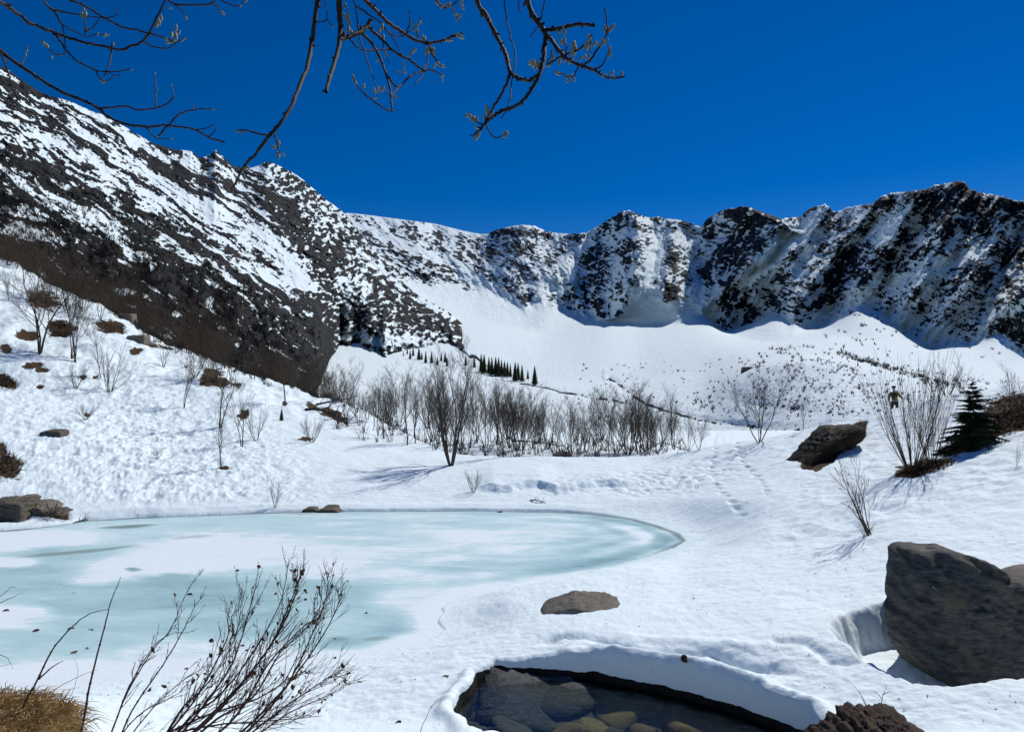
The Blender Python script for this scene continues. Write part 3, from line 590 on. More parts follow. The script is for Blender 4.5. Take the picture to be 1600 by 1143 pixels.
    rl = np.interp(PX, [0, 60, 130, 200, 260, 330, 420, 500, 560], [402, 432, 466, 501, 536, 561, 591, 612, 640]); soil = np.maximum(soil, (1 - sstep(500, 560, PX)) * (1.0 - np.abs(PY - rl - 1) / 7) * sstep(-.05, .25, fbm(X / 3, Y / 5, 4, 435, .6)) * (Y > 45))
    bank = sdf(PX + sx * .35, PY + sy * .4, [(1254, 728), (1262, 706), (1285, 690), (1312, 668), (1352, 654), (1350, 668), (1336, 682), (1322, 697), (1300, 720), (1275, 734)])
    soil = np.maximum(soil, np.where((Y < 34), .9 - .12 * np.clip(bank, -2, 99), -.3)); 
    soil = np.where((PY > 828) | (Y > 75), -.3, soil)
    pool = 1 - sstep(.12, .2, dpo); pool = np.where(near, pool, 0)
    sm = sstep(.35, .7, soil + .25 * fbm(X / .8, Y / .8, 3, 431))
    Z = Z - .10 * sm + sm * .08 * fbm(X / .3, Y / .3, 3, 441)
    dirt = np.clip(1 - ell(PX, PY, 215, 580, 260, 110, 25), 0, 1) * .9 + np.clip(1 - ell(PX, PY, 110, 500, 200, 80, 30), 0, 1) * .7
    wet = (1 - sstep(.0, .75, dp + .35 * fbm(X / .9, Y / .9, 3, 443))) * sstep(15.5, 18, Y) * sstep(820, 960, PX) * .45 + (1 - sstep(-.1, 1.6, dp + .9 * fbm(X / 1.1, Y / 1.1, 3, 445))) * (1 - sstep(14, 17, Y)) * .10
    V = np.stack([X, Y, Z], -1).reshape(-1, 3)
    me = make_mesh('snow_ground', V, grid_faces(*Y.shape), attrs={'soil': soil, 'dirt': np.clip(dirt, 0, 1), 'wet': wet, 'pool': pool})
    o = mesh_obj('ground', me, mat_near()); tag(o, kind='structure')
    o['label'] = 'trampled old snow round the frozen pond'
    return px, X, Y, Z

def build_ice():
    xs = np.linspace(-34, 8, 520); ys = np.linspace(8.6, 28.5, 420); X, Y = np.meshgrid(xs, ys)
    PX, PY = proj(X, Y, X * 0)
    wx = 14 * fbm(X / 1.6, Y / 1.6, 3, 5); wy = 7 * fbm(X / 1.6, Y / 1.6, 3, 15)
    white = np.full(X.shape, .50)
    def b(x, y, rx, ry, val, ang=0, soft=.45):
        nonlocal white
        w = 1 - sstep(1 - soft, 1 + soft, ell(PX + wx, PY + wy, x, y, rx, ry, ang)); white = white * (1 - w) + val * w
    for a in [(30, 843, 130, 15, .86), (60, 900, 260, 26, .28), (150, 862, 110, 14, .30), (0, 880, 55, 8, .78), (330, 862, 190, 30, .74, -8), (220, 885, 90, 14, .78, -5), (170, 908, 60, 7, .82, 0), (260, 905, 40, 5, .2, 0), (205, 890, 14, 4, .15), (280, 898, 24, 4, .2),
              (330, 930, 300, 26, .26), (100, 940, 120, 18, .3), (30, 965, 70, 20, .8, 5), (300, 975, 260, 22, .33), (430, 975, 80, 22, .26), (130, 1010, 130, 20, .42), (100, 1060, 160, 26, .72), (300, 1020, 160, 18, .62, -5), (230, 1060, 300, 22, .8),
              (600, 1000, 110, 22, .24, -5), (560, 960, 80, 20, .42), (640, 940, 60, 22, .62), (700, 900, 90, 24, .6), (560, 890, 120, 14, .62), (600, 850, 160, 20, .56, 0), (500, 825, 200, 12, .5), (780, 840, 120, 22, .62, -6), (700, 820, 150, 10, .54), (560, 870, 140, 10, .66),
              (940, 850, 70, 18, .44), (900, 885, 110, 12, .3, -8), (740, 885, 90, 12, .42), (840, 905, 60, 8, .36), (1000, 835, 50, 8, .6, 20), (1040, 845, 26, 14, .34), (960, 815, 60, 5, .36, 6), (650, 860, 60, 20, .58)]: b(*a)
    dp = sdf(X, Y, POND)
    white = np.where(dp > -.9, white + (.85 - white) * sstep(-.9, -.1, dp) * (1 - sstep(15, 19, Y)), white)
    edge = sstep(-.45, -.05, dp + .1 * fbm(X / 1, Y / 1, 2, 7)) * sstep(15, 22, Y)
    dark = edge * .8
    rim = np.exp(-((dp + 1.0 + .3 * fbm(X / 3, Y / 3, 2, 9)) / .16) ** 2) * (PX > 820) * .0
    for (x, y, rx, ry, a, k) in [(200, 822, 70, 4, -3, .7), (120, 862, 150, 4.5, -6, .62), (300, 838, 60, 4, -4, .45), (530, 997, 30, 7, 0, .5), (590, 997, 40, 6, -5, .5), (1040, 848, 18, 9, -40, .35), (575, 975, 5, 5, 0, 0), (470, 803, 40, 2.0, 0, .5)]:
        dark = np.maximum(dark, k * (1 - sstep(.3, 1.15, ell(PX + wx * .6, PY + wy * .35, x, y, rx, ry, a))))
    rings = sstep(15, 18, Y) * sstep(780, 930, PX) * np.exp(-np.clip(-dp, 0, 9) / 1.6); rw = dp + .25 * fbm(X / 1.3, Y / 1.3, 3, 447)
    white = white + rings * (.20 * np.cos(rw * 5.2) - .06); dark = np.maximum(dark, rings * .38 * sstep(.2, .9, np.cos(rw * 5.2 + 2.6)))
    white = white + .05
    Z = .004 * ridged(X / .6, Y / .5, 3, 451) * sstep(.5, .8, white)
    V = np.stack([X, Y, Z], -1).reshape(-1, 3)
    me = make_mesh('pond_ice', V, grid_faces(*X.shape), attrs={'white': white, 'dark': dark})
    o = mesh_obj('pond_ice', me, mat_ice()); tag(o, kind='structure'); o['label'] = 'frozen turquoise pond surface with patches of white slush'

GB = build_valley(); GA = build_left(); GN = build_near(); build_ice()

def hit(G, x, y, from_top=False):
    """first visible point of a terrain grid on the ray through a photo pixel"""
    pxs, X, Y, Z = G; c = int(np.argmin(np.abs(pxs - x)))
    py = proj(X[:, c], Y[:, c], Z[:, c])[1]
    i = np.nonzero((py[1:] <= y) & (py[:-1] >= y))[0]
    if len(i) == 0:
        j = int(np.argmin(np.abs(py - y))); return np.array([X[j, c], Y[j, c], Z[j, c]])
    i = i[0]; t = (py[i] - y) / max(1e-6, py[i] - py[i + 1])
    return np.array([g[i, c] * (1 - t) + g[i + 1, c] * t for g in (X, Y, Z)])
# ================================================================== PLANT MATERIALS
M_bark = mat_simple('grey_bark', (.030, .023, .018), (.090, .072, .060), 30, .85, .3, .004)
M_bark_brown = mat_simple('brown_bark', (.040, .027, .018), (.11, .075, .052), 25, .85, .3, .004)
M_twig_red = mat_simple('reddish_twig', (.035, .014, .011), (.085, .040, .030), 40, .7, .3, .002)
M_willow = mat_simple('willow_bark', (.020, .014, .012), (.085, .070, .060), 35, .75, .5, .002)
M_leaf = mat_simple('dried_leaf', (.050, .018, .012), (.14, .060, .030), 60, .7, .3, .002)
M_needle = mat_simple('spruce_needles', (.010, .018, .008), (.030, .042, .016), 6, .8, .2, .01)
M_scrub = mat_simple('scrub_twigs', (.026, .019, .014), (.085, .065, .050), 3, .9, .0, .01)
M_grass = mat_simple('dry_grass', (.32, .21, .09), (.66, .50, .25), 14, .8, .2, .003)

class Tubes:
    def __init__(s): s.V = []; s.F = []; s.n = 0
    def add(s, pts, rad, k=4, cap=False):
        pts = np.asarray(pts, float); n = len(pts); rad = np.broadcast_to(np.asarray(rad, float), (n,))
        t = np.gradient(pts, axis=0); t /= np.linalg.norm(t, axis=1)[:, None] + 1e-9
        ref = np.array([0.31, .17, .93]) if abs(t[:, 2]).mean() < .8 else np.array([.95, .2, .1])
        a = np.cross(t, ref); a /= np.linalg.norm(a, axis=1)[:, None] + 1e-9; b = np.cross(t, a)
        th = np.arange(k) * 2 * np.pi / k
        ring = pts[:, None] + rad[:, None, None] * (a[:, None] * np.cos(th)[None, :, None] + b[:, None] * np.sin(th)[None, :, None])
        s.V.append(ring.reshape(-1, 3)); i = np.arange(n - 1)[:, None] * k; j = np.arange(k)[None]; j2 = (j + 1) % k
        f = np.stack([i + j, i + j2, i + k + j2, i + k + j], -1).reshape(-1, 4) + s.n; s.F.append(f)
        if cap:
            s.V.append(pts[-1:] + t[-1:] * rad[-1] * .3); c = s.n + n * k; base = s.n + (n - 1) * k
            s.F.append(np.array([[base + q, base + (q + 1) % k, c, c] for q in range(k)])); s.n += 1
        s.n += n * k
    def quad(s, a, b, c, d):
        s.V.append(np.array([a, b, c, d])); s.F.append(np.array([[0, 1, 2, 3]]) + s.n); s.n += 4
    def mesh(s, name, smooth=True):
        me = make_mesh(name, np.concatenate(s.V), np.concatenate(s.F), smooth); me.validate(); return me

def unit(v): return v / (np.linalg.norm(v) + 1e-9)
def grow(tb, rng, p, d, L, r, lvl, maxl, up=.25, nch=7, spread=.75, wob=.10, first=.25, trunk=None):
    n = 6 if lvl < 2 else (4 if lvl < maxl else 3); pts = [p]; q = p.copy(); dd = d.copy(); dirs = [dd]
    for i in range(n):
        dd = unit(dd + rng.normal(0, wob, 3) + np.array([0, 0, up * .35])); q = q + dd * L / n; pts.append(q); dirs.append(dd)
    rr = r * (1 - .78 * np.linspace(0, 1, n + 1) ** 1.0)
    (trunk if (trunk is not None and lvl == 0) else tb).add(pts, np.maximum(rr, .0028), 5 if lvl == 0 else (4 if lvl == 1 else 3))
    if lvl >= maxl: return
    m = max(2, int(nch * (1.0 ** lvl)))
    for c in range(m):
        t = first + (1 - first) * (c + rng.random()) / m; i = min(n - 1, int(t * n)); f = t * n - i
        b = pts[i] * (1 - f) + pts[i + 1] * f
        side = rng.normal(0, 1, 3); side -= dirs[i + 1] * side.dot(dirs[i + 1]); side = unit(side)
        ang = spread * (.6 + .6 * rng.random()); nd = unit(dirs[i + 1] * math.cos(ang) + side * math.sin(ang))
        grow(tb, rng, b, nd, L * (.52 - .26 * t) * (.7 + .6 * rng.random()), rr[i] * .5, lvl + 1, maxl, up, nch, spread, wob * 1.2, .15)

def bare_tree_meshes(name, seed, h, stems, fan, nch=8, maxl=3, r=.055, up=.3, spread=.6, wob=.1):
    rng = np.random.RandomState(seed); rng = np.random.default_rng(seed); tk = Tubes(); br = Tubes()
    for i in range(stems):
        a = 2 * math.pi * (i + rng.random() * .6) / max(1, stems); f = fan * (.35 + .75 * rng.random()) if stems > 1 else .04
        d = unit(np.array([math.cos(a) * f, math.sin(a) * f, 1.0])); L = h * (.72 + .28 * rng.random())
        grow(br, rng, np.array([math.cos(a) * .05 * (stems > 1), math.sin(a) * .05 * (stems > 1), -.12]), d, L, r * (.7 + .5 * rng.random()), 0, maxl, up, nch, spread, wob, .22, tk)
    return tk.mesh(name + '_trunk'), br.mesh(name + '_branches')
VAR = {}
def variant(key, mat, **kw):
    t, b = bare_tree_meshes(key, **kw); t.materials.append(mat); b.materials.append(mat); VAR[key] = (t, b, kw['h'])
variant('big', M_bark, seed=3, h=5.2, stems=6, fan=.52, nch=8, maxl=3, r=.066, up=.30, spread=.5)
variant('clump_a', M_bark, seed=11, h=4.5, stems=4, fan=.42, nch=7, r=.036, spread=.5)
variant('clump_b', M_bark, seed=12, h=4.5, stems=5, fan=.5, nch=7, r=.034, spread=.5)
variant('clump_c', M_bark_brown, seed=13, h=4.2, stems=5, fan=.6, nch=7, r=.030, spread=.55)
variant('slim_a', M_bark, seed=21, h=4.6, stems=1, fan=.1, nch=14, r=.042, spread=.6, maxl=2)
variant('slim_b', M_bark, seed=22, h=4.6, stems=2, fan=.22, nch=7, r=.038, spread=.55)
variant('slim_c', M_bark_brown, seed=23, h=4.4, stems=3, fan=.25, nch=7, r=.034, spread=.5)
variant('dense', M_bark_brown, seed=31, h=5.5, stems=3, fan=.35, nch=9, r=.06, up=.15, spread=.8)
variant('shrub_a', M_bark_brown, seed=41, h=2.0, stems=12, fan=.9, nch=6, r=.018, spread=.45, maxl=2)
variant('shrub_b', M_bark, seed=42, h=2.0, stems=9, fan=1.1, nch=6, r=.018, spread=.5, maxl=2)
variant('sapling', M_bark_brown, seed=43, h=2.0, stems=4, fan=.6, nch=7, r=.02, spread=.5, maxl=2)
variant('whips', M_bark_brown, seed=45, h=3.4, stems=24, fan=.60, nch=8, r=.014, spread=.3, maxl=1, wob=.05)

def ground_at(G, x, y):
    pxs, X, Y, Z = G; px_ = 800 + F * (x / y); c = int(np.argmin(np.abs(pxs - (800 + F * x / (y * cp)))))
    # columns are planes of constant x/y
    A = X[5] / Y[5]; c = int(np.argmin(np.abs(A - x / y)))
    i = int(np.searchsorted(Y[:, c], y)); i = min(max(i, 1), Y.shape[0] - 1)
    t = (y - Y[i - 1, c]) / max(1e-6, Y[i, c] - Y[i - 1, c]); return Z[i - 1, c] * (1 - t) + Z[i, c] * t
prng = random.Random(5)
def place_tree(key, pos, h, label, group=None, name='bare_tree', cat='tree', rz=None, lean=(0, 0), wide=1.0):
    t, b, vh = VAR[key]; s = h / vh
    r = empty(name, pos, prng.random() * 6.28 if rz is None else rz)
    r.scale = (s * wide, s * wide, s); r.rotation_euler[0] = lean[0]; r.rotation_euler[1] = lean[1]
    mesh_obj('trunk' if name != 'bare_shrub' else 'stem', t, None, r); mesh_obj('branches' if name != 'bare_shrub' else 'twigs', b, None, r)
    return tag(r, label, cat, group)
def px_tree(key, x, y, hpx, label, group=None, G=None, **kw):
    p = hit(G or GN, x, y); return place_tree(key, p, hpx / F * p[1] * 1.02, label, group, **kw)

# ---- the named trees
px_tree('big', 706, 727, 158, 'tall many-stemmed bare tree alone in front of the grove, casting a long fan of shadow', rz=.6)
px_tree('slim_b', 788, 714, 112, 'slim bare tree standing in the snow just right of the tall front tree')
px_tree('slim_a', 637, 695, 118, 'slender bare tree standing clear in front of the left part of the grove')
px_tree('slim_b', 600, 685, 88, 'thin forked bare tree at the left end of the grove')
px_tree('clump_b', 1184, 690, 118, 'wide many-stemmed bare tree on the snow rim right of the grove', rz=1.0)
px_tree('slim_a', 1252, 672, 52, 'short single-stemmed bare tree just right of the wide rim tree')
px_tree('dense', 62, 552, 165, 'dense brown bare tree on the left snow slope, leftmost of two large ones', rz=.4)
px_tree('slim_c', 118, 566, 150, 'tall bare tree with several upright trunks beside the dense brown tree', rz=2)
px_tree('slim_c', 112, 560, 118, 'smaller bare tree crowding the upright trunks on the left slope', rz=1)
px_tree('slim_a', 446, 634, 118, 'lone thin bare tree standing at the top edge of the left slope')
px_tree('slim_c', 288, 637, 84, 'sparse three-stemmed bare tree in the middle of the left slope')
px_tree('slim_b', 345, 668, 110, 'bare forked tree above the dark earth patch on the left slope')
px_tree('slim_b', 380, 698, 92, 'two-stemmed bare tree low on the left slope')
px_tree('sapling', 402, 688, 60, 'leaning sapling right beside the two-stemmed tree on the left slope', cat='sapling')
px_tree('slim_a', 350, 732, 96, 'very thin bare tree nearest the pond on the left slope')
px_tree('shrub_b', 174, 612, 74, 'pale fan-shaped bare shrub below the tall left trees', name='bare_shrub', cat='shrub', wide=.8)
px_tree('shrub_b', 120, 606, 42, 'small twiggy shrub left of the pale fan-shaped one', name='bare_shrub', cat='shrub')
px_tree('slim_a', 158, 590, 70, 'thin leaning stem left above the pale fan-shaped shrub', lean=(0, .2))
px_tree('shrub_a', 136, 655, 26, 'low brown round bush on the left slope above the earth hollow', name='bare_shrub', cat='shrub')
px_tree('shrub_a', 488, 690, 42, 'low wide bush at the right foot of the left slope', name='bare_shrub', cat='shrub')
px_tree('shrub_b', 434, 792, 48, 'small upright twig shrub on the pond shore', name='bare_shrub', cat='shrub', wide=.6)
px_tree('shrub_a', 741, 768, 36, 'small dark shrub at the edge of the blue snow drift behind the pond', name='bare_shrub', cat='shrub', wide=.8)
px_tree('sapling', 255, 572, 40, 'tiny bare sapling at the upper middle of the left slope', cat='sapling')
px_tree('shrub_a', 250, 716, 16, 'tiny clump of twigs in the rough snow of the left slope', name='bare_shrub', cat='shrub')
px_tree('shrub_a', 385, 650, 18, 'tuft of brown twigs on the dark patch above the two-stemmed tree', name='bare_shrub', cat='shrub')
px_tree('shrub_a', 1086, 764, 8, 'tiny tuft of twigs in the trampled snow', name='bare_shrub', cat='shrub')
# ---- grove
KIND = {'clump_a': 'upright many-stemmed bare tree', 'clump_b': 'broad many-stemmed bare tree', 'clump_c': 'brown spreading bare bush-tree', 'slim_a': 'single slender bare tree', 'slim_b': 'forked slender bare tree', 'slim_c': 'three-stemmed bare tree', 'dense': 'thick-crowned bare tree'}
def zone(x):
    for lim, t in ((30, 'at the left picture edge'), (90, 'behind the dense brown tree'), (200, 'right of the dense brown tree'), (280, 'above the pale stones'), (350, 'above the dark earth patch'), (450, 'above the two-stemmed tree'), (520, 'near the fallen tree'), (560, 'behind the fallen tree'), (600, 'at the left end of the grove'),
                   (660, 'left of the tall front tree'), (730, 'behind the tall front tree'), (790, 'just right of the tall front tree'), (850, 'in the middle of the grove'), (920, 'below the lone spruce'), (980, 'in the thicket left part'), (1030, 'in the thicket middle'), (1070, 'at the right end of the thicket')):
        if x < lim: return t
    return 'between thicket and wide rim tree'
grp = 'bare trees of the grove behind the pond'
front = [(541, 655, 62), (556, 652, 72), (575, 655, 66), (590, 660, 62), (612, 662, 78), (625, 667, 82), (650, 692, 84), (668, 668, 88), (690, 662, 92), (676, 690, 92), (722, 694, 104), (745, 692, 128), (760, 700, 124),
         (775, 694, 112), (802, 692, 84), (818, 703, 92), (831, 700, 76), (850, 692, 72), (868, 700, 68), (885, 702, 76), (900, 706, 70), (915, 706, 62), (935, 704, 68), (950, 709, 92), (962, 708, 86), (980, 709, 98), (995, 708, 92),
         (1010, 709, 84), (1025, 708, 72), (1040, 706, 60), (563, 664, 50), (585, 672, 54), (735, 700, 90), (1075, 704, 56), (1090, 702, 46)]
keys = ['clump_a', 'slim_b', 'clump_b', 'slim_a', 'slim_c', 'clump_c', 'slim_a']
for i, (x, y, h) in enumerate(front):
    lab = 'bare tree in the front row of the grey-brown grove behind the pond' if x < 930 else ('bare tree in the low dense thicket on the snow rim right of the grove' if x < 1060 else 'small lone bare tree on the rim between thicket and wide tree')
    kk = keys[i % 7] if x < 930 else ['clump_c', 'clump_b', 'clump_a'][i % 3]; lab = ('taller ' if h > 85 else 'lower ' if h < 66 else '') + KIND[kk] + ', front row, ' + zone(x)
    px_tree(kk, x, y, h * prng.uniform(.78, 1.12), lab, grp if x < 930 else ('thicket on the rim' if x < 1060 else 'lone rim trees'))
for i in range(54):
    x = prng.uniform(515, 1060); Yd = prng.uniform(42, 66) if x > 700 else prng.uniform(52, 78)
    wx_ = (x - 800) / F * Yd; z = ground_at(GN, wx_, Yd)
    top = z_at(prng.uniform(598, 650) if x > 850 else prng.uniform(585, 640), Yd)
    hh = max(2.2, min(6.0, top - z)) if x < 1060 else 3
    kk = prng.choice(keys); place_tree(kk, (wx_, Yd, z), hh, ('tall ' if hh > 4.2 else 'low ') + KIND[kk] + ', back row, ' + zone(x), 'trees deep in the grove')
# ---- trees along the left rim in front of the dark slope
rim = lambda x: float(np.interp(x, [0, 60, 130, 200, 260, 330, 420, 500, 560], [402, 432, 466, 501, 536, 561, 591, 612, 640]))
for i in range(66):
    x = prng.uniform(150, 540) if i > 12 else prng.uniform(-20, 120); y = rim(x) + prng.uniform(-3, 5); Yd = prng.uniform(62, 74)
    wx_ = (x - 800) / F * Yd; z = ground_at(GN, wx_, Yd)
    h = prng.uniform(34, 92) * (1.0 if x > 150 else .9)
    kk = prng.choice(['clump_c', 'slim_c', 'dense', 'slim_b', 'clump_a']); place_tree(kk, (wx_, Yd, z), h / F * Yd + (4.5 + ray(x, y)[1] * Yd - z) * .6, ('tall ' if h > 68 else 'low ' if h < 55 else '') + KIND[kk] + ' on the snow edge ' + zone(x), 'trees along the left snow edge')
for i, (x, y, h) in enumerate([(70, 470, 70), (100, 478, 95), (128, 486, 80), (20, 420, 60), (40, 425, 70), (8, 415, 50), (155, 500, 60), (10, 470, 50), (150, 540, 40), (340, 596, 70), (362, 604, 60), (305, 590, 70), (320, 600, 60)]):
    px_tree(['dense', 'slim_c', 'clump_c'][i % 3], x, y, h, ('tall ' if h > 75 else 'low ' if h < 60 else '') + ['thick-crowned', 'three-stemmed', 'spreading'][i % 3] + ' bare tree ' + ('high on the left slope ' + ('at the picture edge' if x < 30 else 'above the dense brown tree' if x < 110 else 'above the upright trunks') if x < 200 else 'rising from the dark earth patch on the left slope'), 'trees high on the left slope' if x < 200 else 'trees at the dark earth patch')

# ---- right bank shrubs
px_tree('whips', 1422, 738, 178, 'tall bush of upright bare whips growing from the dark earth bank', name='bare_shrub', cat='shrub', rz=.3)
px_tree('sapling', 1352, 834, 128, 'leaning bare sapling alone in the snow behind the boulder', cat='sapling', lean=(0, -.38), rz=0, wide=1.0)
px_tree('whips', 1450, 726, 130, 'second shorter bush of bare whips right behind the tall one', name='bare_shrub', cat='shrub', wide=.8)
px_tree('sapling', 1478, 612, 60, 'bare bush on the skyline of the right snow bank left of the spruce', cat='shrub', wide=1.2)
px_tree('sapling', 1462, 615, 50, 'small bare bush next to the skyline bush on the right bank', cat='shrub')
px_tree('shrub_b', 1500, 612, 38, 'low bare shrub on the right skyline', name='bare_shrub', cat='shrub')
px_tree('slim_a', 1577, 648, 78, 'bare sapling standing in the leaf litter right of the spruce', cat='sapling', lean=(0, .1))
px_tree('sapling', 1597, 655, 80, 'bare twigs at the right picture edge above the leaf litter', cat='shrub')
px_tree('sapling', 1583, 728, 46, 'single leaning twig in the snow below the leaf litter', cat='sapling', lean=(0, -.4), wide=.4)
px_tree('shrub_b', 1345, 836, 22, 'low spray of twigs at the foot of the leaning sapling', name='bare_shrub', cat='shrub', wide=1.6)

# ---- conifers
def spruce_meshes(seed, whorls, per, h=1.0, wide=.2, fine=2, core=False):
    rng = np.random.default_rng(seed); tk = Tubes(); cr = Tubes()
    if core:
        zs = np.linspace(.05, .97, 24); cr.add(np.stack([zs * 0, zs * 0, zs], 1), wide * (1 - zs) ** .85 * (.62 + .3 * (np.arange(24) % 2)) + .004, 9)
    tk.add([(0, 0, -.03), (0, 0, h * .5), (0, 0, h)], [h * .016, h * .01, h * .002], 5)
    for w in range(whorls):
        t = w / (whorls - 1.0); z = h * (.06 + .93 * t); rad = h * wide * (1 - t) ** .85 * (.8 + .35 * rng.random()) + h * .012
        for k in range(per):
            a = 2 * math.pi * (k + rng.random()) / per; L = rad * (.7 + .5 * rng.random()); d = np.array([math.cos(a), math.sin(a), 0]); n = np.array([-math.sin(a), math.cos(a), 0])
            zz = z + rng.normal(0, h * .012); droop = -.28 + .55 * t
            tip = d * L + np.array([0, 0, zz + droop * L]); b = np.array([0, 0, zz]); mid = (b + tip) / 2 + np.array([0, 0, .06 * L])
            cr.add([b, mid, tip], [h * .004, h * .003, h * .001], 3)
            m = fine * 3
            for q in range(m):
                f = (q + .5) / m; c = b + (tip - b) * f + np.array([0, 0, .06 * L * (1 - abs(2 * f - 1))]); ww = L * .34 * (1 - .55 * f) + h * .006
                for sgn in (-1, 1):
                    e = c + (n * sgn * .8 + d * .6) * ww + np.array([0, 0, -.25 * ww + rng.normal(0, .05 * ww)]); s2 = (d * .5 - n * sgn * .2) * ww * .42
                    cr.quad(c - s2 * .6, c + s2 * .6, e + s2 * .15 + np.array([0, 0, -.03 * ww]), e - s2 * .15)
                    cr.quad(c + np.array([0, 0, -.10 * ww]), c + np.array([0, 0, .16 * ww]), e + np.array([0, 0, .05 * ww]), e + np.array([0, 0, -.12 * ww]))
    t_, c_ = tk.mesh('spruce_trunk'), cr.mesh('spruce_crown', False); t_.materials.append(M_bark_brown); c_.materials.append(M_needle); return t_, c_
SP = [spruce_meshes(s, 15, 9, 1.0, w, 1, True) for s, w in ((1, .17), (2, .21), (3, .19))]
def spruce(meshes, pos, h, label, group=None, name='spruce_tree', rz=None):
    r = empty(name, pos, prng.random() * 6 if rz is None else rz); r.scale = (h, h, h)
    mesh_obj('trunk', meshes[0], None, r); mesh_obj('crown', meshes[1], None, r); return tag(r, label, 'spruce', group)
far = [(600, 551, 28), (612, 549, 17), (622, 550, 10), (630, 556, 7), (636, 553, 9), (641, 561, 14), (645, 556, 15), (654, 562, 19), (659, 562, 12), (665, 567, 18), (674, 567, 16), (683, 570, 13), (690, 564, 14), (695, 566, 16), (699, 572, 14),
       (708, 564, 8), (728, 571, 14), (741, 574, 16), (752, 581, 27), (757, 583, 28), (764, 584, 25), (769, 586, 27), (774, 587, 28), (779, 588, 28), (784, 587, 24), (788, 588, 23), (793, 588, 22), (798, 589, 20), (805, 595, 28), (809, 594, 26), (815, 596, 25), (836, 601, 28), (825, 592, 14), (1340, 572, 8)]
ORD = ['first', 'second', 'third', 'fourth', 'fifth', 'sixth', 'seventh', 'eighth', 'ninth', 'tenth', 'eleventh', 'twelfth', 'thirteenth', 'fourteenth', 'fifteenth', 'sixteenth']
line_x = sorted(x for x, _, _ in far if 600 < x < 720); wood_x = sorted(x for x, _, _ in far if 750 < x < 830)
for i, (x, y, h) in enumerate(far):
    p = hit(GB, x, y)
    if x == 600: lab, g = 'leftmost and tallest spruce of the far line, at the rocky toe of the left spur', None
    elif x == 836: lab, g = 'lone dark spruce standing apart at the right end of the far spruce wood', None
    elif x == 1340: lab, g = 'tiny conifer on the snowy knoll at the right', None
    elif x in (728, 741): lab, g = ('left' if x == 728 else 'right') + ' one of two small far spruces between the spruce line and the dense wood', 'gap spruces'
    elif x < 720: lab, g = ORD[line_x.index(x)] + ' small spruce from the left in the loose line below the rocky toe', 'loose line of far spruces'
    else: lab, g = ORD[wood_x.index(x)] + ' dark spruce from the left in the dense far wood', 'dense far spruce wood'
    spruce(SP[i % 3], p, h / F * p[1] * 1.08, lab, g)
NS = spruce_meshes(9, 17, 11, 1.0, .42, 3)
p = hit(GN, 1518, 700); spruce(NS, p + np.array([0, 0, -.1]), 112 / F * p[1], 'small dark green spruce growing in the leaf litter on the right bank')
p = hit(GN, 441, 657); spruce(SP[1], p, 20 / F * p[1], 'tiny spruce sapling on the left slope below the lone thin tree')

# ---- scrub no one could count
def scrub(name, pts, hs, label, seed, blades=16, spread=.6, wpx=.0016):
    rng = np.random.default_rng(seed); V = []; Fc = []; n = 0
    for p, h in zip(pts, hs):
        k = blades; a = rng.random(k) * 6.283; r = rng.random(k) ** .6 * spread * h
        top = np.stack([p[0] + np.cos(a) * r, p[1] + np.sin(a) * r, p[2] + h * (.45 + .6 * rng.random(k))], 1)
        base = np.array(p)[None] + rng.normal(0, .08 * h, (k, 3)) * [1, 1, 0] - [0, 0, .1 * h]
        w = (p[1] * wpx * .5) * (.6 + .8 * rng.random(k)); dx = np.stack([w, w * 0, w * 0], 1); mid = (base * .45 + top * .55) + rng.normal(0, .10 * h, (k, 3))
        V.append(np.concatenate([base - dx, base + dx, mid + dx * .8, mid - dx * .8, top], 0)); i = np.arange(k)
        Fc.append(np.stack([i, i + k, i + 2 * k, i + 3 * k], 1) + n); Fc.append(np.stack([i + 3 * k, i + 2 * k, i + 4 * k, i + 4 * k], 1) + n); n += 5 * k
    me = make_mesh(name, np.concatenate(V), np.concatenate(Fc), False); me.validate(); o = mesh_obj(name, me, M_scrub); tag(o, kind='stuff'); o['label'] = label; return o
srng = random.Random(8); pts = []; hs = []
while len(pts) < 2200:
    x = srng.uniform(-20, 500); top = float(np.interp(x, [0, 60, 120, 170, 250, 350, 400, 450, 500], [240, 275, 300, 310, 345, 410, 450, 480, 500])); y = top + (rim(x) + 6 - top) * srng.random() ** .75
    if srng.random() < sstep(400, 490, x) * .7: continue
    if float(fbm(np.array(x / 38), np.array(y / 26), 3, 7)) < srng.uniform(-.35, .25): continue
    p = hit(GA, x, y); pts.append(p); hs.append(srng.uniform(6, 30) / F * p[1] * (1.0 if y > top + 60 else .6))
scrub('slope_scrub', pts, hs, 'brown leafless scrub covering the dark left slope', 1, 12, .45, .00045)
pts = []; hs = []
while len(pts) < 760:
    x = srng.uniform(1080, 1600); y = srng.uniform(535, 650)
    lo = float(np.interp(x, [1080, 1150, 1200, 1250, 1350, 1450, 1600], [600, 565, 545, 540, 556, 580, 600]))
    if y < lo: continue
    if srng.random() < .5 and x < 1180: continue
    if float(fbm(np.array(x / 30), np.array(y / 14), 3, 9)) < srng.uniform(-.2, .12): continue
    p = hit(GB, x, y)
    if p[1] < 100: continue
    pts.append(p); hs.append(srng.uniform(3, 13) * srng.random() ** .5 / F * p[1])
for i in range(260):
    x = srng.uniform(900, 1450); y = srng.uniform(560, 668); p = hit(GB, x, y); pts.append(p); hs.append(srng.uniform(2, 6) / F * p[1])
for i in range(170):
    x = srng.uniform(1290, 1600); y = srng.uniform(420, 560); p = hit(GB, x, y); pts.append(p); hs.append(srng.uniform(4, 11) / F * p[1])
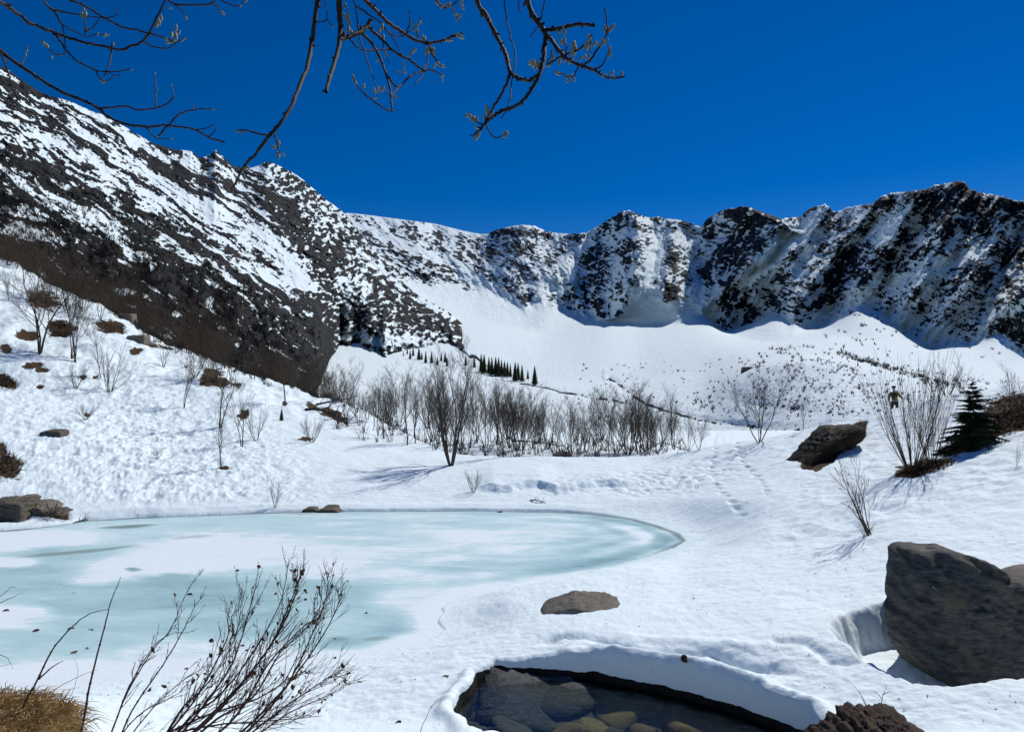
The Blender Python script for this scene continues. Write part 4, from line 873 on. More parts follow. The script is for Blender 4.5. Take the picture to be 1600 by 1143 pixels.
for i in range(90):
    t = srng.random(); x = 1310 + 170 * t; y = 553 + 50 * t + srng.uniform(-3, 3); p = hit(GB, x, y); pts.append(p); hs.append(srng.uniform(7, 16) / F * p[1])
scrub('knoll_scrub', pts, hs, 'low dark scrub poking through snow on the knoll and valley floor', 2, 9, .8, .0006)
pts = []; hs = []
for i in range(130):
    x = srng.uniform(200, 560); y = rim(x) + srng.uniform(-2, 12) * srng.random(); p = hit(GN, x, y); pts.append(p); hs.append(srng.uniform(8, 26) / F * p[1])
for i in range(150):
    x = srng.uniform(515, 1070); Yd = srng.uniform(40, 62); wx_ = (x - 800) / F * Yd; pts.append((wx_, Yd, ground_at(GN, wx_, Yd))); hs.append(srng.uniform(.7, 2.0))
scrub('grove_undergrowth', pts, hs, 'thin brown undergrowth between the trees of the grove and along the snow edge', 3, 10, .6, .0006)
# ================================================================== ROCKS
def mat_rock(name, c1, c2, lichen=(.10, .085, .03), la=.6, strata=(1, 1, 1), rot=(0, 0, 0), scale=1.0):
    b = NB(name); co = b.mapping(b.obj(), strata, rot)
    n = b.noise(co, 5 * scale, 9, .68, .4); n2 = b.noise(co, 22 * scale, 6, .65); sp = b.noise(b.obj(), 2.2 * scale, 5, .6)
    col = b.ramp(n, [(.3, c1), (.52, tuple((x + y) / 2 for x, y in zip(c1, c2))), (.7, c2)])
    col = b.mix(b.math('MULTIPLY', b.mr(b.math('ADD', sp, b.math('MULTIPLY', b.math('SUBTRACT', n2, .5), .4)), .54, .66), la), col, lichen)
    h = b.math('ADD', n, b.math('MULTIPLY', n2, .5))
    return b.set(Base_Color=col, Roughness=.82, Normal=b.bump(h, .9, .05 / scale), Specular_IOR_Level=.3)
M_schist = mat_rock('dark_schist', (.020, .020, .019), (.165, .155, .140), (.17, .14, .07), .5, (1, 1.2, 4.0), (0, R(24), 0))
M_slab = mat_rock('brown_slab', (.10, .085, .065), (.27, .235, .19), (.20, .18, .11), .4, (1, 1, 3), (0, R(-10), 0), 1.6)
M_moss = mat_rock('mossy_dark_rock', (.018, .010, .008), (.07, .035, .025), (.055, .055, .012), .8, (1, 1, 1), (0, 0, 0), 2.0)
M_far = mat_rock('grey_brown_rock', (.05, .042, .033), (.18, .155, .125), (.14, .11, .05), .5, (1, 1, 2), (0, 0, 0), 1.0)
def ico(sub):
    import bmesh
    bm = bmesh.new(); bmesh.ops.create_icosphere(bm, subdivisions=sub, radius=1.0)
    V = np.array([v.co[:] for v in bm.verts]); Fc = np.array([[v.index for v in f.verts] + [f.verts[2].index] for f in bm.faces]); bm.free(); return V, Fc[:, :3]
_ico = {}
def n3(p, s, o=4, seed=0, f=fbm): return (f(p[:, 0] * s + p[:, 2] * s * .37, p[:, 1] * s - p[:, 2] * s * .61, o, seed) + f(p[:, 2] * s * 1.1 + p[:, 1] * s * .3, p[:, 0] * s - p[:, 1] * s * .4, o, seed + 50)) * .5
def rock(name, pos, planes, scale, mat, sub=5, soft=14, layer=(.35, 0, 1), la=.03, lf=5, na=.05, nf=2.0, seed=0, rz=0, parent=None, ck=.0):
    """faceted stone: support planes (nx, ny, nz, d), softly joined, then layered and roughened"""
    if sub not in _ico: _ico[sub] = ico(sub)
    V, Fc = _ico[sub]; q = np.zeros(len(V))
    N = np.array([p[:3] for p in planes], float); d = np.array([p[3] for p in planes], float); N /= np.linalg.norm(N, axis=1)[:, None]
    g = np.clip(V @ N.T, 1e-3, None) / d[None]; q = (g ** soft).sum(1) ** (-1.0 / soft)
    Pt = V * q[:, None] * scale; size = scale * np.median(d)
    L = np.array(layer, float); L /= np.linalg.norm(L); t = Pt @ L / size
    w = .5 * n3(Pt / size, 1.1, 3, seed + 3)
    st = (t + w * .5) * lf; saw = st - np.floor(st); prof = np.where(saw < .8, saw / .8, (1 - saw) / .2)
    disp = size * (la * (prof - .5) + la * .6 * ridged(st * 2.3, t * 0 + Pt[:, 1] / size * .8, 3, seed + 9) + na * n3(Pt / size, nf, 5, seed) + na * .35 * n3(Pt / size, nf * 5, 3, seed + 20))
    if ck: q_ = Pt / size; c1 = n3(q_, 1.3, 3, seed + 31) + .25 * t; disp = disp - size * ck * (np.exp(-(c1 / .022) ** 2) + .8 * np.exp(-((n3(q_, 1.9, 3, seed + 37) - .1) / .02) ** 2) + .6 * np.exp(-((st % 1.7 - .8) / .06) ** 2))
    Pt = Pt + V * disp[:, None]
    me = make_mesh(name, Pt, Fc, True); me.materials.append(mat); o = bpy.data.objects.new(name, me); COL.objects.link(o); o.location = pos; o.rotation_euler[2] = rz
    return o
px2 = lambda Y: Y / F
b = P(1502, 965, 9.9)
boulder = rock('boulder', b, [(0, 0, 1, 112), (.55, -.1, .835, 90), (.36, 0, .93, 93), (-.83, -.1, .55, 142), (-.95, -.1, .31, 131), (-.75, -.05, -.66, 100), (-.40, -.1, -.9, 112), (1, 0, 0, 260), (.1, -1, .22, 84), (0, -.85, .55, 100),
                (-.80, -.58, .05, 124), (-.75, .66, 0, 84), (.5, -.9, .1, 120), (0, 1, 0, 130), (-.4, .8, .2, 110), (0, .6, .8, 100), (0, 0, -1, 140)], px2(9.9), M_schist, 6, 60, (.42, -.25, .87), .026, 5, .075, 1.5, 5, ck=.045)
tag(boulder, 'huge dark layered boulder standing in the snow at the right edge', 'boulder')
# ledges and cracks on the face of the boulder are in its relief; lighter cap stone on its rear shoulder
p = P(1690, 925, 11.2); o = rock('rock', p, [(0, 0, 1, 30), (.1, 0, 1, 30), (-.5, 0, .85, 60), (-1, 0, 0, 110), (1, 0, 0, 120), (0, -1, 0, 60), (0, 1, 0, 60), (0, 0, -1, 60)], px2(11.2), M_slab, 5, 16, (.1, 0, 1), .05, 4, .05, 2, 8)
tag(o, 'pale grey flat rock just behind the right shoulder of the huge boulder', 'rock')
p = hit(GN, 915, 950); o = rock('rock', p + np.array([0, 0.1, -.02]), [(.06, -.25, .96, 13), (-.30, -.2, .93, 19), (-1, 0, .5, 58), (.8, -.2, .45, 46), (.55, -1, .3, 44), (-.3, -1, .2, 34), (0, 1, .1, 24), (.6, .8, .1, 40), (0, 0, -1, 25)], px2(p[1]), M_slab, 5, 60, (.1, -.3, 1), .07, 4, .05, 2.2, 31)
tag(o, 'small flat brown rock sticking out of the snow beside the pond', 'rock')
p = P(1374, 1180, 7.2); o = rock('rock', p, [(0, 0, 1, 58), (-.6, 0, .8, 64), (.62, 0, .78, 66), (-1, 0, 0, 90), (1, 0, 0, 90), (0, -1, .3, 60), (0, 1, .2, 60), (.2, -.5, .8, 60), (0, 0, -1, 80)], px2(7.2), M_moss, 6, 24, (.8, 0, .5), .07, 4, .22, 2.4, 12, ck=.06)
tag(o, 'jagged reddish-brown mossy rock at the bottom edge right of the pool', 'rock')
flat = lambda w, h, dpt=None: [(0, -.15, 1, h), (-.5, 0, .86, h * 1.3 + w * .15), (.45, -.1, .88, h * 1.4 + w * .12), (-1, 0, .15, w), (1, 0, .1, w), (0, -1, .2, (dpt or w * .7)), (0, 1, .1, (dpt or w * .7)), (0, 0, -1, h * 1.5)]
for i, (x, y, w, h, lab, m) in enumerate([
    (22, 806, 34, 20, 'big brown rock on the pond shore at the left edge', M_far), (62, 797, 34, 9, 'flat grey rock behind the big brown one at the left pond shore', M_slab),
    (88, 806, 24, 8, 'low brown rock at the right end of the left shore rocks', M_far), (50, 779, 15, 4, 'small grey stone above the left shore rocks', M_slab),
    (197, 494, 11, 8, 'pale grey stone on the brown earth below the dark slope', M_slab), (216, 531, 14, 6, 'flat grey stone in the snow below the pale stone', M_slab),
    (488, 797, 11, 3.5, 'dark stone at the far pond edge, left of a pair', M_far), (518, 796, 20, 3.5, 'long dark stone at the far pond edge, right of a pair', M_far),
    (878, 712, 16, 4, 'dark rock in the snow at the foot of the grove', M_far), (1264, 691, 7, 4, 'small brown stone left of the dark earth outcrop', M_far),
    (88, 679, 16, 6, 'dark rock poking out of a hollow on the left slope', M_far), (478, 566, 0, 0, '', None)]):
    if not m: continue
    p = hit(GN, x, y); o = rock('rock', p + np.array([0, 0, h * .2 * p[1] / F]), flat(w, h), px2(p[1]), m, 5, 40, (.2, 0, 1), .07, 4, .16, 2.0, 40 + i); tag(o, lab, 'rock')
p = hit(GB, 1169, 578); o = rock('rock', p, flat(9, 5), px2(p[1]), M_far, 4, 14, (.2, 0, 1), .06, 3, .12, 2, 61); tag(o, 'lone black boulder on the snowy valley floor behind the rim tree', 'rock')

# ---- overhanging earth bank on the right rim (dark turf outcrop)
pts_o = [(1256, 722, 14), (1275, 712, 20), (1298, 698, 24), (1320, 688, 22), (1338, 676, 20), (1348, 662, 9)]
def turf_outcrop():
    root = empty('earth_bank', hit(GN, 1300, 715)); org = np.array(root.location)
    pl = [(-.12, -.1, 1, 15), (.12, -.3, .95, 17), (-.85, -.1, .5, 50), (-1, -.2, -.1, 54), (1, -.2, .1, 56), (0, -1, .1, 30), (0, -.8, -.6, 24), (0, 1, 0, 46), (0, 0, -1, 22), (.6, 0, .8, 34)]
    Yp = org[1]
    o = rock('turf', (0, 0, 0), pl, px2(Yp), M_turf, 5, 20, (.6, 0, 1), .10, 5, .30, 2.6, 77); o.parent = root; o.location = (0, .62, .30); o.rotation_euler[1] = R(-38); o.scale = (.82, 1, .72); o.scale = (1.08, 1, .92)
    rng = np.random.default_rng(4); tb = Tubes()
    for k in range(1500):
        u = rng.random(); a = rng.uniform(-1.1, 1.1); c = np.array([(u - .5) * 2.5, .55 - .75 * math.cos(a) * .9, .40 + (u - .5) * 1.5 + .40 * math.sin(a + .35)])
        d = unit(np.array([rng.normal(0, .5), -1 + rng.normal(0, .3), -.2 + rng.normal(0, .5)])); L = rng.uniform(.08, .26)
        tb.add([c, c + d * L * .5, c + d * L + np.array([0, 0, -.08])], [.006, .004, .001], 3)
    me = tb.mesh('turf_grass'); me.materials.append(M_drygr); g = mesh_obj('grass', me, None, root); g['kind'] = 'stuff'
    tag(root, 'dark overhanging bank of turf and soil breaking through the snow on the right rim', 'earth bank')
M_turf = mat_rock('turf_soil', (.008, .006, .004), (.035, .024, .014), (.035, .032, .010), .5, (1, 1, 1), (0, 0, 0), 1.5)
M_drygr = mat_simple('withered_grass', (.030, .022, .010), (.12, .085, .04), 5, .85, .1, .01)
turf_outcrop()

# ---- litter and grass on the bare soil (right bank and left shore)
def litter(name, region, n, label, seed, mat, L=(.05, .16), w=.012, up=.7):
    rng = np.random.default_rng(seed); tb = Tubes(); k = 0
    while k < n:
        cx, cy, rx, ry, ang = region[rng.integers(len(region))]
        a = rng.random() * 6.28; r = rng.random() ** .6; ex, ey = math.cos(a) * r * rx, math.sin(a) * r * ry; ca, sa = math.cos(R(ang)), math.sin(R(ang))
        p = hit(GN, cx + ex * ca - ey * sa, cy + ex * sa + ey * ca); k += 1
        d = unit(np.array([rng.normal(0, 1), rng.normal(0, 1), abs(rng.normal(0, up))])); l = rng.uniform(*L); s_ = unit(np.cross(d, (0.1, .2, 1))) * w
        q = p + np.array([0, 0, .01]); m = q + d * l * .5 + np.array([0, 0, l * .12]); e = q + d * l
        tb.quad(q - s_ * .3, m - s_, e, m + s_)
    me = tb.mesh(name, False); me.materials.append(mat); o = mesh_obj(name, me); tag(o, kind='stuff'); o['label'] = label
M_litter = mat_simple('brown_leaf_litter', (.035, .018, .010), (.22, .12, .055), 4, .8, .1, .01)
litter('leaf_litter', [(1585, 640, 60, 24, 0), (1510, 690, 50, 14, -22), (1440, 732, 48, 9, -14), (1560, 665, 60, 18, -10)], 5200, 'brown leaf litter on the bare earth of the right bank', 3, M_litter, (.05, .14), .022, .5)
litter('slope_grass', [(15, 730, 26, 20, 0), (20, 802, 32, 14, 0), (85, 804, 26, 7, 12), (205, 495, 38, 9, 20), (170, 512, 30, 9, 10), (95, 515, 26, 11, 0), (65, 470, 40, 22, 30), (25, 410, 50, 10, 20), (175, 475, 30, 12, 25), (120, 450, 40, 14, 25), (350, 600, 36, 10, 5), (10, 598, 20, 10, 25)], 3200,
       'withered brown grass on the bare patches of the left slope', 5, M_drygr, (.15, .5), .02, 1.0)

# ================================================================== POOL
def mat_water():
    b = NB('pool_water'); t = b.t
    gl = b.n('BsdfGlossy'); gl.inputs['Roughness'].default_value = .03; gl.inputs['Color'].default_value = (1, 1, 1, 1)
    tr = b.n('BsdfTransparent'); tr.inputs['Color'].default_value = (.80, .85, .80, 1)
    lw = b.n('Fresnel'); lw.inputs['IOR'].default_value = 1.33
    nrm = b.bump(b.noise(b.mapping(b.geo(), (1, 3.5, 1), (0, 0, -.25)), 3.2, 5, .6, .8), .35, .03)
    t.links.new(nrm, gl.inputs['Normal']); t.links.new(nrm, lw.inputs['Normal'])
    mx = b.n('MixShader'); t.links.new(lw.outputs[0], mx.inputs[0]); t.links.new(tr.outputs[0], mx.inputs[1]); t.links.new(gl.outputs[0], mx.inputs[2])
    t.links.new(mx.outputs[0], b.out.inputs[0]); return b.m
pc = np.array(POOL); x0, y0 = pc.min(0) - .25; x1, y1 = pc.max(0) + .25
xs = np.linspace(x0, x1, 60); ys = np.linspace(y0, y1, 40); X, Y = np.meshgrid(xs, ys)
gf = grid_faces(40, 60); sd_ = sdf(X.ravel(), Y.ravel(), POOL); gf = gf[sd_[gf].min(1) < .10]; me = make_mesh('pool_water', np.stack([X, Y, X * 0 + POOL_Z], -1).reshape(-1, 3), gf); o = mesh_obj('pool_water', me, mat_water()); tag(o, kind='structure'); o['label'] = 'clear dark meltwater pool with stones on its bed'
ST_M = [mat_rock('olive_stone', (.09, .085, .03), (.32, .27, .09), (.38, .28, .08), .6, scale=2.5), mat_rock('grey_stone', (.03, .033, .033), (.12, .125, .12), (.10, .10, .04), .4, scale=2.5), mat_rock('brown_stone', (.10, .07, .035), (.34, .23, .12), (.26, .24, .08), .5, scale=2.5)]
rng = np.random.default_rng(17); k = 0; protos = []
for q in range(6):
    o = rock('stone', (0, 0, -50), [tuple(unit(rng.normal(0, 1, 3))) + (rng.uniform(.8, 1.2),) for _ in range(16)] + [(0, 0, 1, .55), (0, 0, -1, .6)], 1.0, ST_M[q % 3], 3, 12, (0, 0, 1), .04, 3, .08, 2, q); protos.append(o.data); bpy.data.objects.remove(o)
placed = []
slabs = [(850, 1085, .55, 1), (770, 1095, .34, 1), (960, 1105, .38, 0), (1010, 1120, .30, 2), (1085, 1125, .42, 2), (930, 1118, .26, 0), (880, 1128, .24, 2), (800, 1130, .36, 1), (1130, 1135, .3, 0), (740, 1120, .22, 1), (1170, 1138, .25, 1), (985, 1092, .22, 2), (905, 1100, .2, 1)]
for (x, y, r, mi) in slabs: placed.append((*W([(x, y)], .2)[0], r * .8, mi))
while len(placed) < 130:
    x = rng.uniform(x0, x1); y = rng.uniform(y0, y1 - .3); r = rng.uniform(.06, .2)
    if inside(np.array(x), np.array(y), POOL): placed.append((x, y, r, int(rng.integers(3))))
for i, (x, y, r, mi) in enumerate(placed):
    o = bpy.data.objects.new('stone', protos[(mi + 3 * int(rng.integers(2))) % 6]); COL.objects.link(o); o.location = (x, y, -.02 + r * .25); o.rotation_euler = (rng.normal(0, .2), rng.normal(0, .2), rng.random() * 6); o.scale = (r * 1.25, r, r * .7)
    lab = {0: 'olive stone on the bed of the dark pool', 1: 'dark grey stone on the bed of the dark pool', 2: 'brown stone on the bed of the dark pool'}[mi]
    u_ = (x - x0) / (x1 - x0); lab = ('large ' if r > .22 else 'small ' if r < .11 else '') + lab.replace('on the bed of the dark pool', 'in the ' + ('left' if u_ < .33 else 'middle' if u_ < .66 else 'right') + (' back' if y > 9.4 else ' front') + ' of the pool bed')
    tag(o, lab, 'stone', ['olive stones in the pool', 'grey stones in the pool', 'brown stones in the pool'][mi])
# slanting bedrock slab along the back of the pool
p = P(905, 1092, 9.55); o = rock('rock', (p[0], p[1], -.02), [(.12, -.30, .94, 17), (-1, 0, 0, 150), (1, 0, 0, 290), (0, -1, 0, 50), (0, 1, 0, 60), (0, 0, -1, 30)], px2(9.6), ST_M[1], 5, 20, (.1, -.4, 1), .05, 4, .08, 2.5, 91, rz=-.12)
tag(o, 'long dark streaked bedrock slab under water along the snow lip of the pool', 'rock')

# ================================================================== FOREGROUND SHRUB
def spline(pts, n=6):
    pts = [np.array(p, float) for p in pts]; out = []
    for i in range(len(pts) - 1):
        p0 = pts[max(i - 1, 0)]; p1, p2 = pts[i], pts[i + 1]; p3 = pts[min(i + 2, len(pts) - 1)]
        for t in np.arange(n) / n:
            out.append(.5 * ((2 * p1) + (-p0 + p2) * t + (2 * p0 - 5 * p1 + 4 * p2 - p3) * t * t + (-p0 + 3 * p1 - 3 * p2 + p3) * t ** 3))
    out.append(pts[-1]); return np.array(out)
leaf_protos = []
def leaf_mesh(seed, L=.03, w=.012):
    rng = np.random.default_rng(seed); c = rng.normal(0, .35, 8); V = []
    for i, t in enumerate(np.linspace(0, 1, 6)):
        ww = w * math.sin(math.pi * min(1, t * .92 + .06)) ; z = L * .35 * math.sin(t * 2.4 + c[0]) * c[1]; tw = c[2] + t * c[3] * 2
        for s_ in (-1, 0, 1): V.append((L * t, s_ * ww * math.cos(tw), z + s_ * ww * math.sin(tw) + abs(s_) * w * .5))
    Fc = [[i * 3 + j, i * 3 + j + 1, i * 3 + j + 4, i * 3 + j + 3] for i in range(5) for j in range(2)]
    me = make_mesh('dried_leaf', V, Fc); me.materials.append(M_leaf); return me
leaf_protos = [leaf_mesh(i, .026 + .006 * (i % 3), .009 + .003 * (i % 2)) for i in range(6)]
def shrub(name, label, cat, stems, Yf, r0, twigs, tlen, leaves, seed, mat, wild=.5):
    rng = np.random.default_rng(seed); bx, by = stems[0][0]; org = P(bx, by, Yf(bx, by)); root = empty(name, org)
    tips = []
    for si, st in enumerate(stems):
        sp2 = spline(st, 5); Yo = rng.normal(0, .10)
        W3 = np.array([P(x, y, Yf(x, y) + Yo * i / len(sp2)) for i, (x, y) in enumerate(sp2)]) - org; n = len(W3)
        wob = np.cumsum(rng.normal(0, .0018, (n, 3)), 0); W3 = W3 + wob
        rr = r0 * (.75 + .5 * rng.random()) * (1 - .82 * np.linspace(0, 1, n)); tb = Tubes(); tb.add(W3, rr, 5, True)
        for q in range(2, n - 1):   # knots
            if rng.random() < .6: tb.add([W3[q] - (W3[q + 1] - W3[q]) * .08, W3[q] + (W3[q + 1] - W3[q]) * .08], [rr[q] * 1.45, rr[q] * 1.2], 5)
        me = tb.mesh('stem'); me.materials.append(mat); so = mesh_obj('stem', me, None, root)
        tw = Tubes(); nt = int(twigs * (.7 + .6 * rng.random()))
        for k in range(nt):
            f = .18 + .78 * (k + rng.random()) / nt; i = min(n - 2, int(f * (n - 1))); b0 = W3[i] + (W3[i + 1] - W3[i]) * rng.random(); d0 = unit(W3[i + 1] - W3[i])
            a = rng.uniform(.2, .7) * rng.choice([-1, 1]); side = np.array([d0[2], 0, -d0[0]]); d = unit(d0 * math.cos(a) + side * math.sin(a) + np.array([0, rng.normal(0, .3), .12]))
            L = tlen * (1.05 - .6 * f) * rng.uniform(.45, 1.2); pp = [b0]; dd = d
            for _ in range(5): dd = unit(dd + rng.normal(0, .10, 3) + np.array([0, 0, .05]) + d0 * .10); pp.append(pp[-1] + dd * L / 5)
            tw.add(pp, np.linspace(max(.0014, rr[i] * .45), .0008, 6), 4, True); tips += pp[2:]
            for _ in range(rng.integers(1, 4)):
                j = rng.integers(1, 5); d2 = unit(dd + rng.normal(0, .5, 3)); l2 = L * rng.uniform(.2, .5); tw.add([pp[j], pp[j] + d2 * l2 * .5, pp[j] + unit(d2 + dd * .5) * l2], [.0013, .0011, .0007], 3); tips.append(pp[j] + d2 * l2)
            for _ in range(3):  # buds
                j = rng.integers(1, 6); tw.add([pp[j], pp[j] + unit(dd + rng.normal(0, .6, 3)) * .006], [.0022, .0008], 4, True)
        if nt: me = tw.mesh('twig'); me.materials.append(mat); mesh_obj('twigs', me, None, so)['kind'] = 'stuff'
    for k in range(leaves):
        t = tips[rng.integers(len(tips))]; o = bpy.data.objects.new('dried_leaf', leaf_protos[k % 6]); COL.objects.link(o); o.parent = root; o.location = t; o.rotation_euler = tuple(rng.uniform(-3, 3, 3)); sc = rng.uniform(.35, .95); o.scale = (sc, sc, sc)
    return tag(root, label, cat)
Yf = lambda x, y: 3.6 + .0012 * (x - 300)
shrub('bare_shrub', 'dark twiggy foreground shrub with withered leaves, leaning right over the pond ice', 'shrub', [
    [(250, 1180), (300, 1120), (345, 1085), (400, 1010), (440, 930), (452, 868)], [(262, 1180), (330, 1120), (385, 1060), (430, 1000), (462, 925), (478, 885)], [(270, 1180), (340, 1120), (395, 1085), (440, 1015), (495, 955), (505, 895)],
    [(330, 1190), (385, 1145), (445, 1075), (490, 985), (508, 930), (511, 896)], [(340, 1190), (400, 1150), (455, 1112), (520, 1080), (548, 1062)], [(345, 1190), (405, 1135), (465, 1090), (510, 1060), (540, 1042)], [(240, 1185), (280, 1110), (330, 1060), (370, 985), (380, 910)],
    [(255, 1180), (310, 1110), (360, 1040), (385, 970), (402, 900)], [(262, 1180), (345, 1100), (420, 1010), (455, 940), (466, 900)], [(200, 1180), (300, 1125), (400, 1090), (450, 1060), (490, 1050)], [(320, 1190), (400, 1120), (470, 1040), (520, 960), (535, 925)],
    [(230, 1180), (300, 1100), (350, 1010), (362, 960)], [(260, 1190), (360, 1130), (420, 1040), (470, 985), (500, 965)], [(150, 1180), (250, 1150), (350, 1130), (430, 1125), (500, 1120)]], Yf, .0074, 27, .28, 230, 3, M_twig_red)
shrub('bare_shrub', 'tall thin spray of bare twigs between the grass tussock and the leafy foreground shrub', 'shrub', [
    [(165, 1180), (190, 1100), (235, 1020), (270, 975), (292, 920), (313, 884)], [(175, 1180), (205, 1110), (250, 1040), (280, 990), (300, 950), (318, 930)], [(160, 1180), (200, 1075), (240, 1010), (275, 985)], [(180, 1180), (240, 1105), (290, 1060), (330, 1040)],
    [(170, 1180), (215, 1120), (270, 1090), (300, 1075)]], lambda x, y: 3.4, .0052, 8, .16, 6, 5, M_twig_red)
shrub('bare_twig', 'single straight bare stem rising left of the twig spray', 'twig', [[(118, 1200), (126, 1130), (140, 1050), (158, 980), (172, 935), (187, 901)]], lambda x, y: 3.1, .0052, 0, .05, 0, 6, M_twig_red)
shrub('bare_twig', 'long arching bare stem rising from the grass tussock', 'twig', [[(15, 1180), (35, 1110), (62, 1060), (90, 1000), (120, 965), (145, 948), (170, 942)], [(62, 1060), (80, 1040), (100, 1028)]], lambda x, y: 3.0, .0050, 0, .05, 0, 7, M_twig_red)
shrub('bare_twig', 'thin bare twigs poking in at the left edge above the tussock', 'twig', [[(-30, 950), (0, 932), (18, 920), (30, 917)], [(-30, 950), (0, 943), (22, 932), (38, 925)]], lambda x, y: 3.0, .0022, 0, .05, 0, 8, M_twig_red)
shrub('bare_twig', 'small forked twig at the left edge level with the snow', 'twig', [[(-30, 1010), (0, 1023), (12, 1030), (20, 1044)], [(-30, 1030), (0, 1040), (22, 1038)]], lambda x, y: 3.0, .0018, 0, .05, 0, 9, M_twig_red)
shrub('bare_twig', 'low thin twig lying across the snow right of the tussock', 'twig', [[(40, 1100), (80, 1078), (115, 1060), (140, 1050), (160, 1044)], [(90, 1105), (110, 1085), (120, 1055), (117, 1030)]], lambda x, y: 3.6, .0020, 0, .05, 0, 10, M_twig_red)
shrub('bare_twig', 'short thin twig sticking out of the snow left of the pool', 'twig', [[(652, 1160), (660, 1130), (672, 1105), (683, 1090)], [(672, 1105), (680, 1098)]], lambda x, y: 6.8, .0035, 0, .05, 0, 11, M_twig_red)
shrub('bare_twig', 'forked grey twig growing from the jagged mossy rock, right one', 'twig', [[(1377, 1104), (1378, 1090), (1381, 1080), (1386, 1068)], [(1378, 1090), (1370, 1082), (1362, 1078)], [(1379, 1085), (1388, 1081), (1394, 1082)]], lambda x, y: 7.1, .004, 0, .05, 0, 12, M_bark)
shrub('bare_twig', 'two thin parallel twigs growing from the jagged mossy rock, left ones', 'twig', [[(1356, 1104), (1345, 1085), (1332, 1070), (1325, 1062)], [(1354, 1102), (1348, 1090), (1342, 1075)]], lambda x, y: 7.1, .0035, 0, .05, 0, 13, M_bark)

# grass tussock
def tussock():
    root = empty('grass_tussock', P(-26, 1184, 2.9)); org = np.array(root.location); rng = np.random.default_rng(2)
    o = rock('soil_mound', (0, 0, 0), [(0, 0, 1, 44), (.6, 0, .8, 62), (1, 0, .2, 84), (-1, 0, 0, 220), (0, -1, 0, 150), (0, 1, .3, 110), (0, 0, -1, 150)], px2(2.9), M_turf, 4, 8, (0, 0, 1), .02, 3, .08, 2, 5); o.parent = root
    tb = Tubes()
    for k in range(9000):
        a = rng.uniform(-.3, 3.4); rr = rng.random() ** .5; x = -.42 + .66 * rng.random(); y = rng.uniform(-.25, .3); h = .150 * math.sqrt(max(0, 1 - max(0, (x + .06) / .30) ** 2)); b0 = np.array([x, y, h - .012 - .35 * y * y])
        d = unit(np.array([.55 + rng.normal(0, .6), rng.normal(0, .6), .25 + rng.normal(0, .4)])); L = rng.uniform(.04, .13)
        m = b0 + d * L * .55 + np.array([0, 0, .012]); e = b0 + d * L + np.array([.01, 0, -.03]); s_ = unit(np.cross(d, (0, 1, .2))) * .0018
        tb.quad(b0 - s_, b0 + s_, m + s_, m - s_); tb.quad(m - s_, m + s_, e + s_ * .3, e - s_ * .3)
    me = tb.mesh('grass_blades', False); me.materials.append(M_grass); g = mesh_obj('grass', me, None, root); g['kind'] = 'stuff'
    tag(root, 'mound of straw-coloured dry grass in the bottom left corner', 'grass tussock')
tussock()

# ================================================================== OVERHANGING WILLOW
def catkin_mesh(seed, L=.034, w=.0085):
    rng = np.random.default_rng(seed); V = []; Fc = []; n, k = 9, 10; w0 = w; w = w * .80
    for i in range(n):
        t = i / (n - 1.0); r = w * (math.sin(math.pi * (t * .93 + .05)) ** .62)
        for j in range(k):
            a = 2 * math.pi * j / k; q = r * (1 + .07 * rng.normal()); V.append((q * math.cos(a), q * math.sin(a), L * t))
    for i in range(n - 1):
        for j in range(k): Fc.append([i * k + j, i * k + (j + 1) % k, (i + 1) * k + (j + 1) % k, (i + 1) * k + j])
    nb = len(Fc); base = len(V)
    for q in range(460):   # silky hairs
        t = rng.random() ** .9; a = rng.random() * 6.283; r = w * (math.sin(math.pi * (t * .93 + .05)) ** .62); p0 = np.array([r * math.cos(a), r * math.sin(a), L * t]); out = unit(np.array([math.cos(a), math.sin(a), .5 + 1.2 * max(0, t - .6) * 2 + rng.normal(0, .2)])); l = .0060 * rng.uniform(.5, 1.3)
        s_ = np.array([-math.sin(a), math.cos(a), 0]) * .00036; V += [tuple(p0 - s_), tuple(p0 + s_), tuple(p0 + out * l)]; Fc.append([base, base + 1, base + 2, base + 2]); base += 3
    me = make_mesh('catkin', V, Fc); me.validate(); me.materials.append(M_catkin); me.materials.append(M_hair)
    for p_ in me.polygons:
        if p_.vertices[0] >= n * k: p_.material_index = 1
    # bud scale at the base
    return me
M_catkin = mat_simple('catkin', (.30, .32, .22), (.52, .53, .42), 300, .8, .6, .002)
nb_ = NB('catkin_hair'); hd = nb_.n('BsdfDiffuse'); ht = nb_.n('BsdfTranslucent'); hm = nb_.n('MixShader'); hd.inputs[0].default_value = (.8, .8, .74, 1); ht.inputs[0].default_value = (.95, .95, .90, 1)
hm.inputs[0].default_value = .7; nb_.t.links.new(hd.outputs[0], hm.inputs[1]); nb_.t.links.new(ht.outputs[0], hm.inputs[2]); nb_.t.links.new(hm.outputs[0], nb_.out.inputs[0]); M_hair = nb_.m
CK = [catkin_mesh(i) for i in range(4)]
YB = lambda x, y: 2.15 + .22 * math.sin(x / 95) + .14 * math.sin(y / 60 + 1)
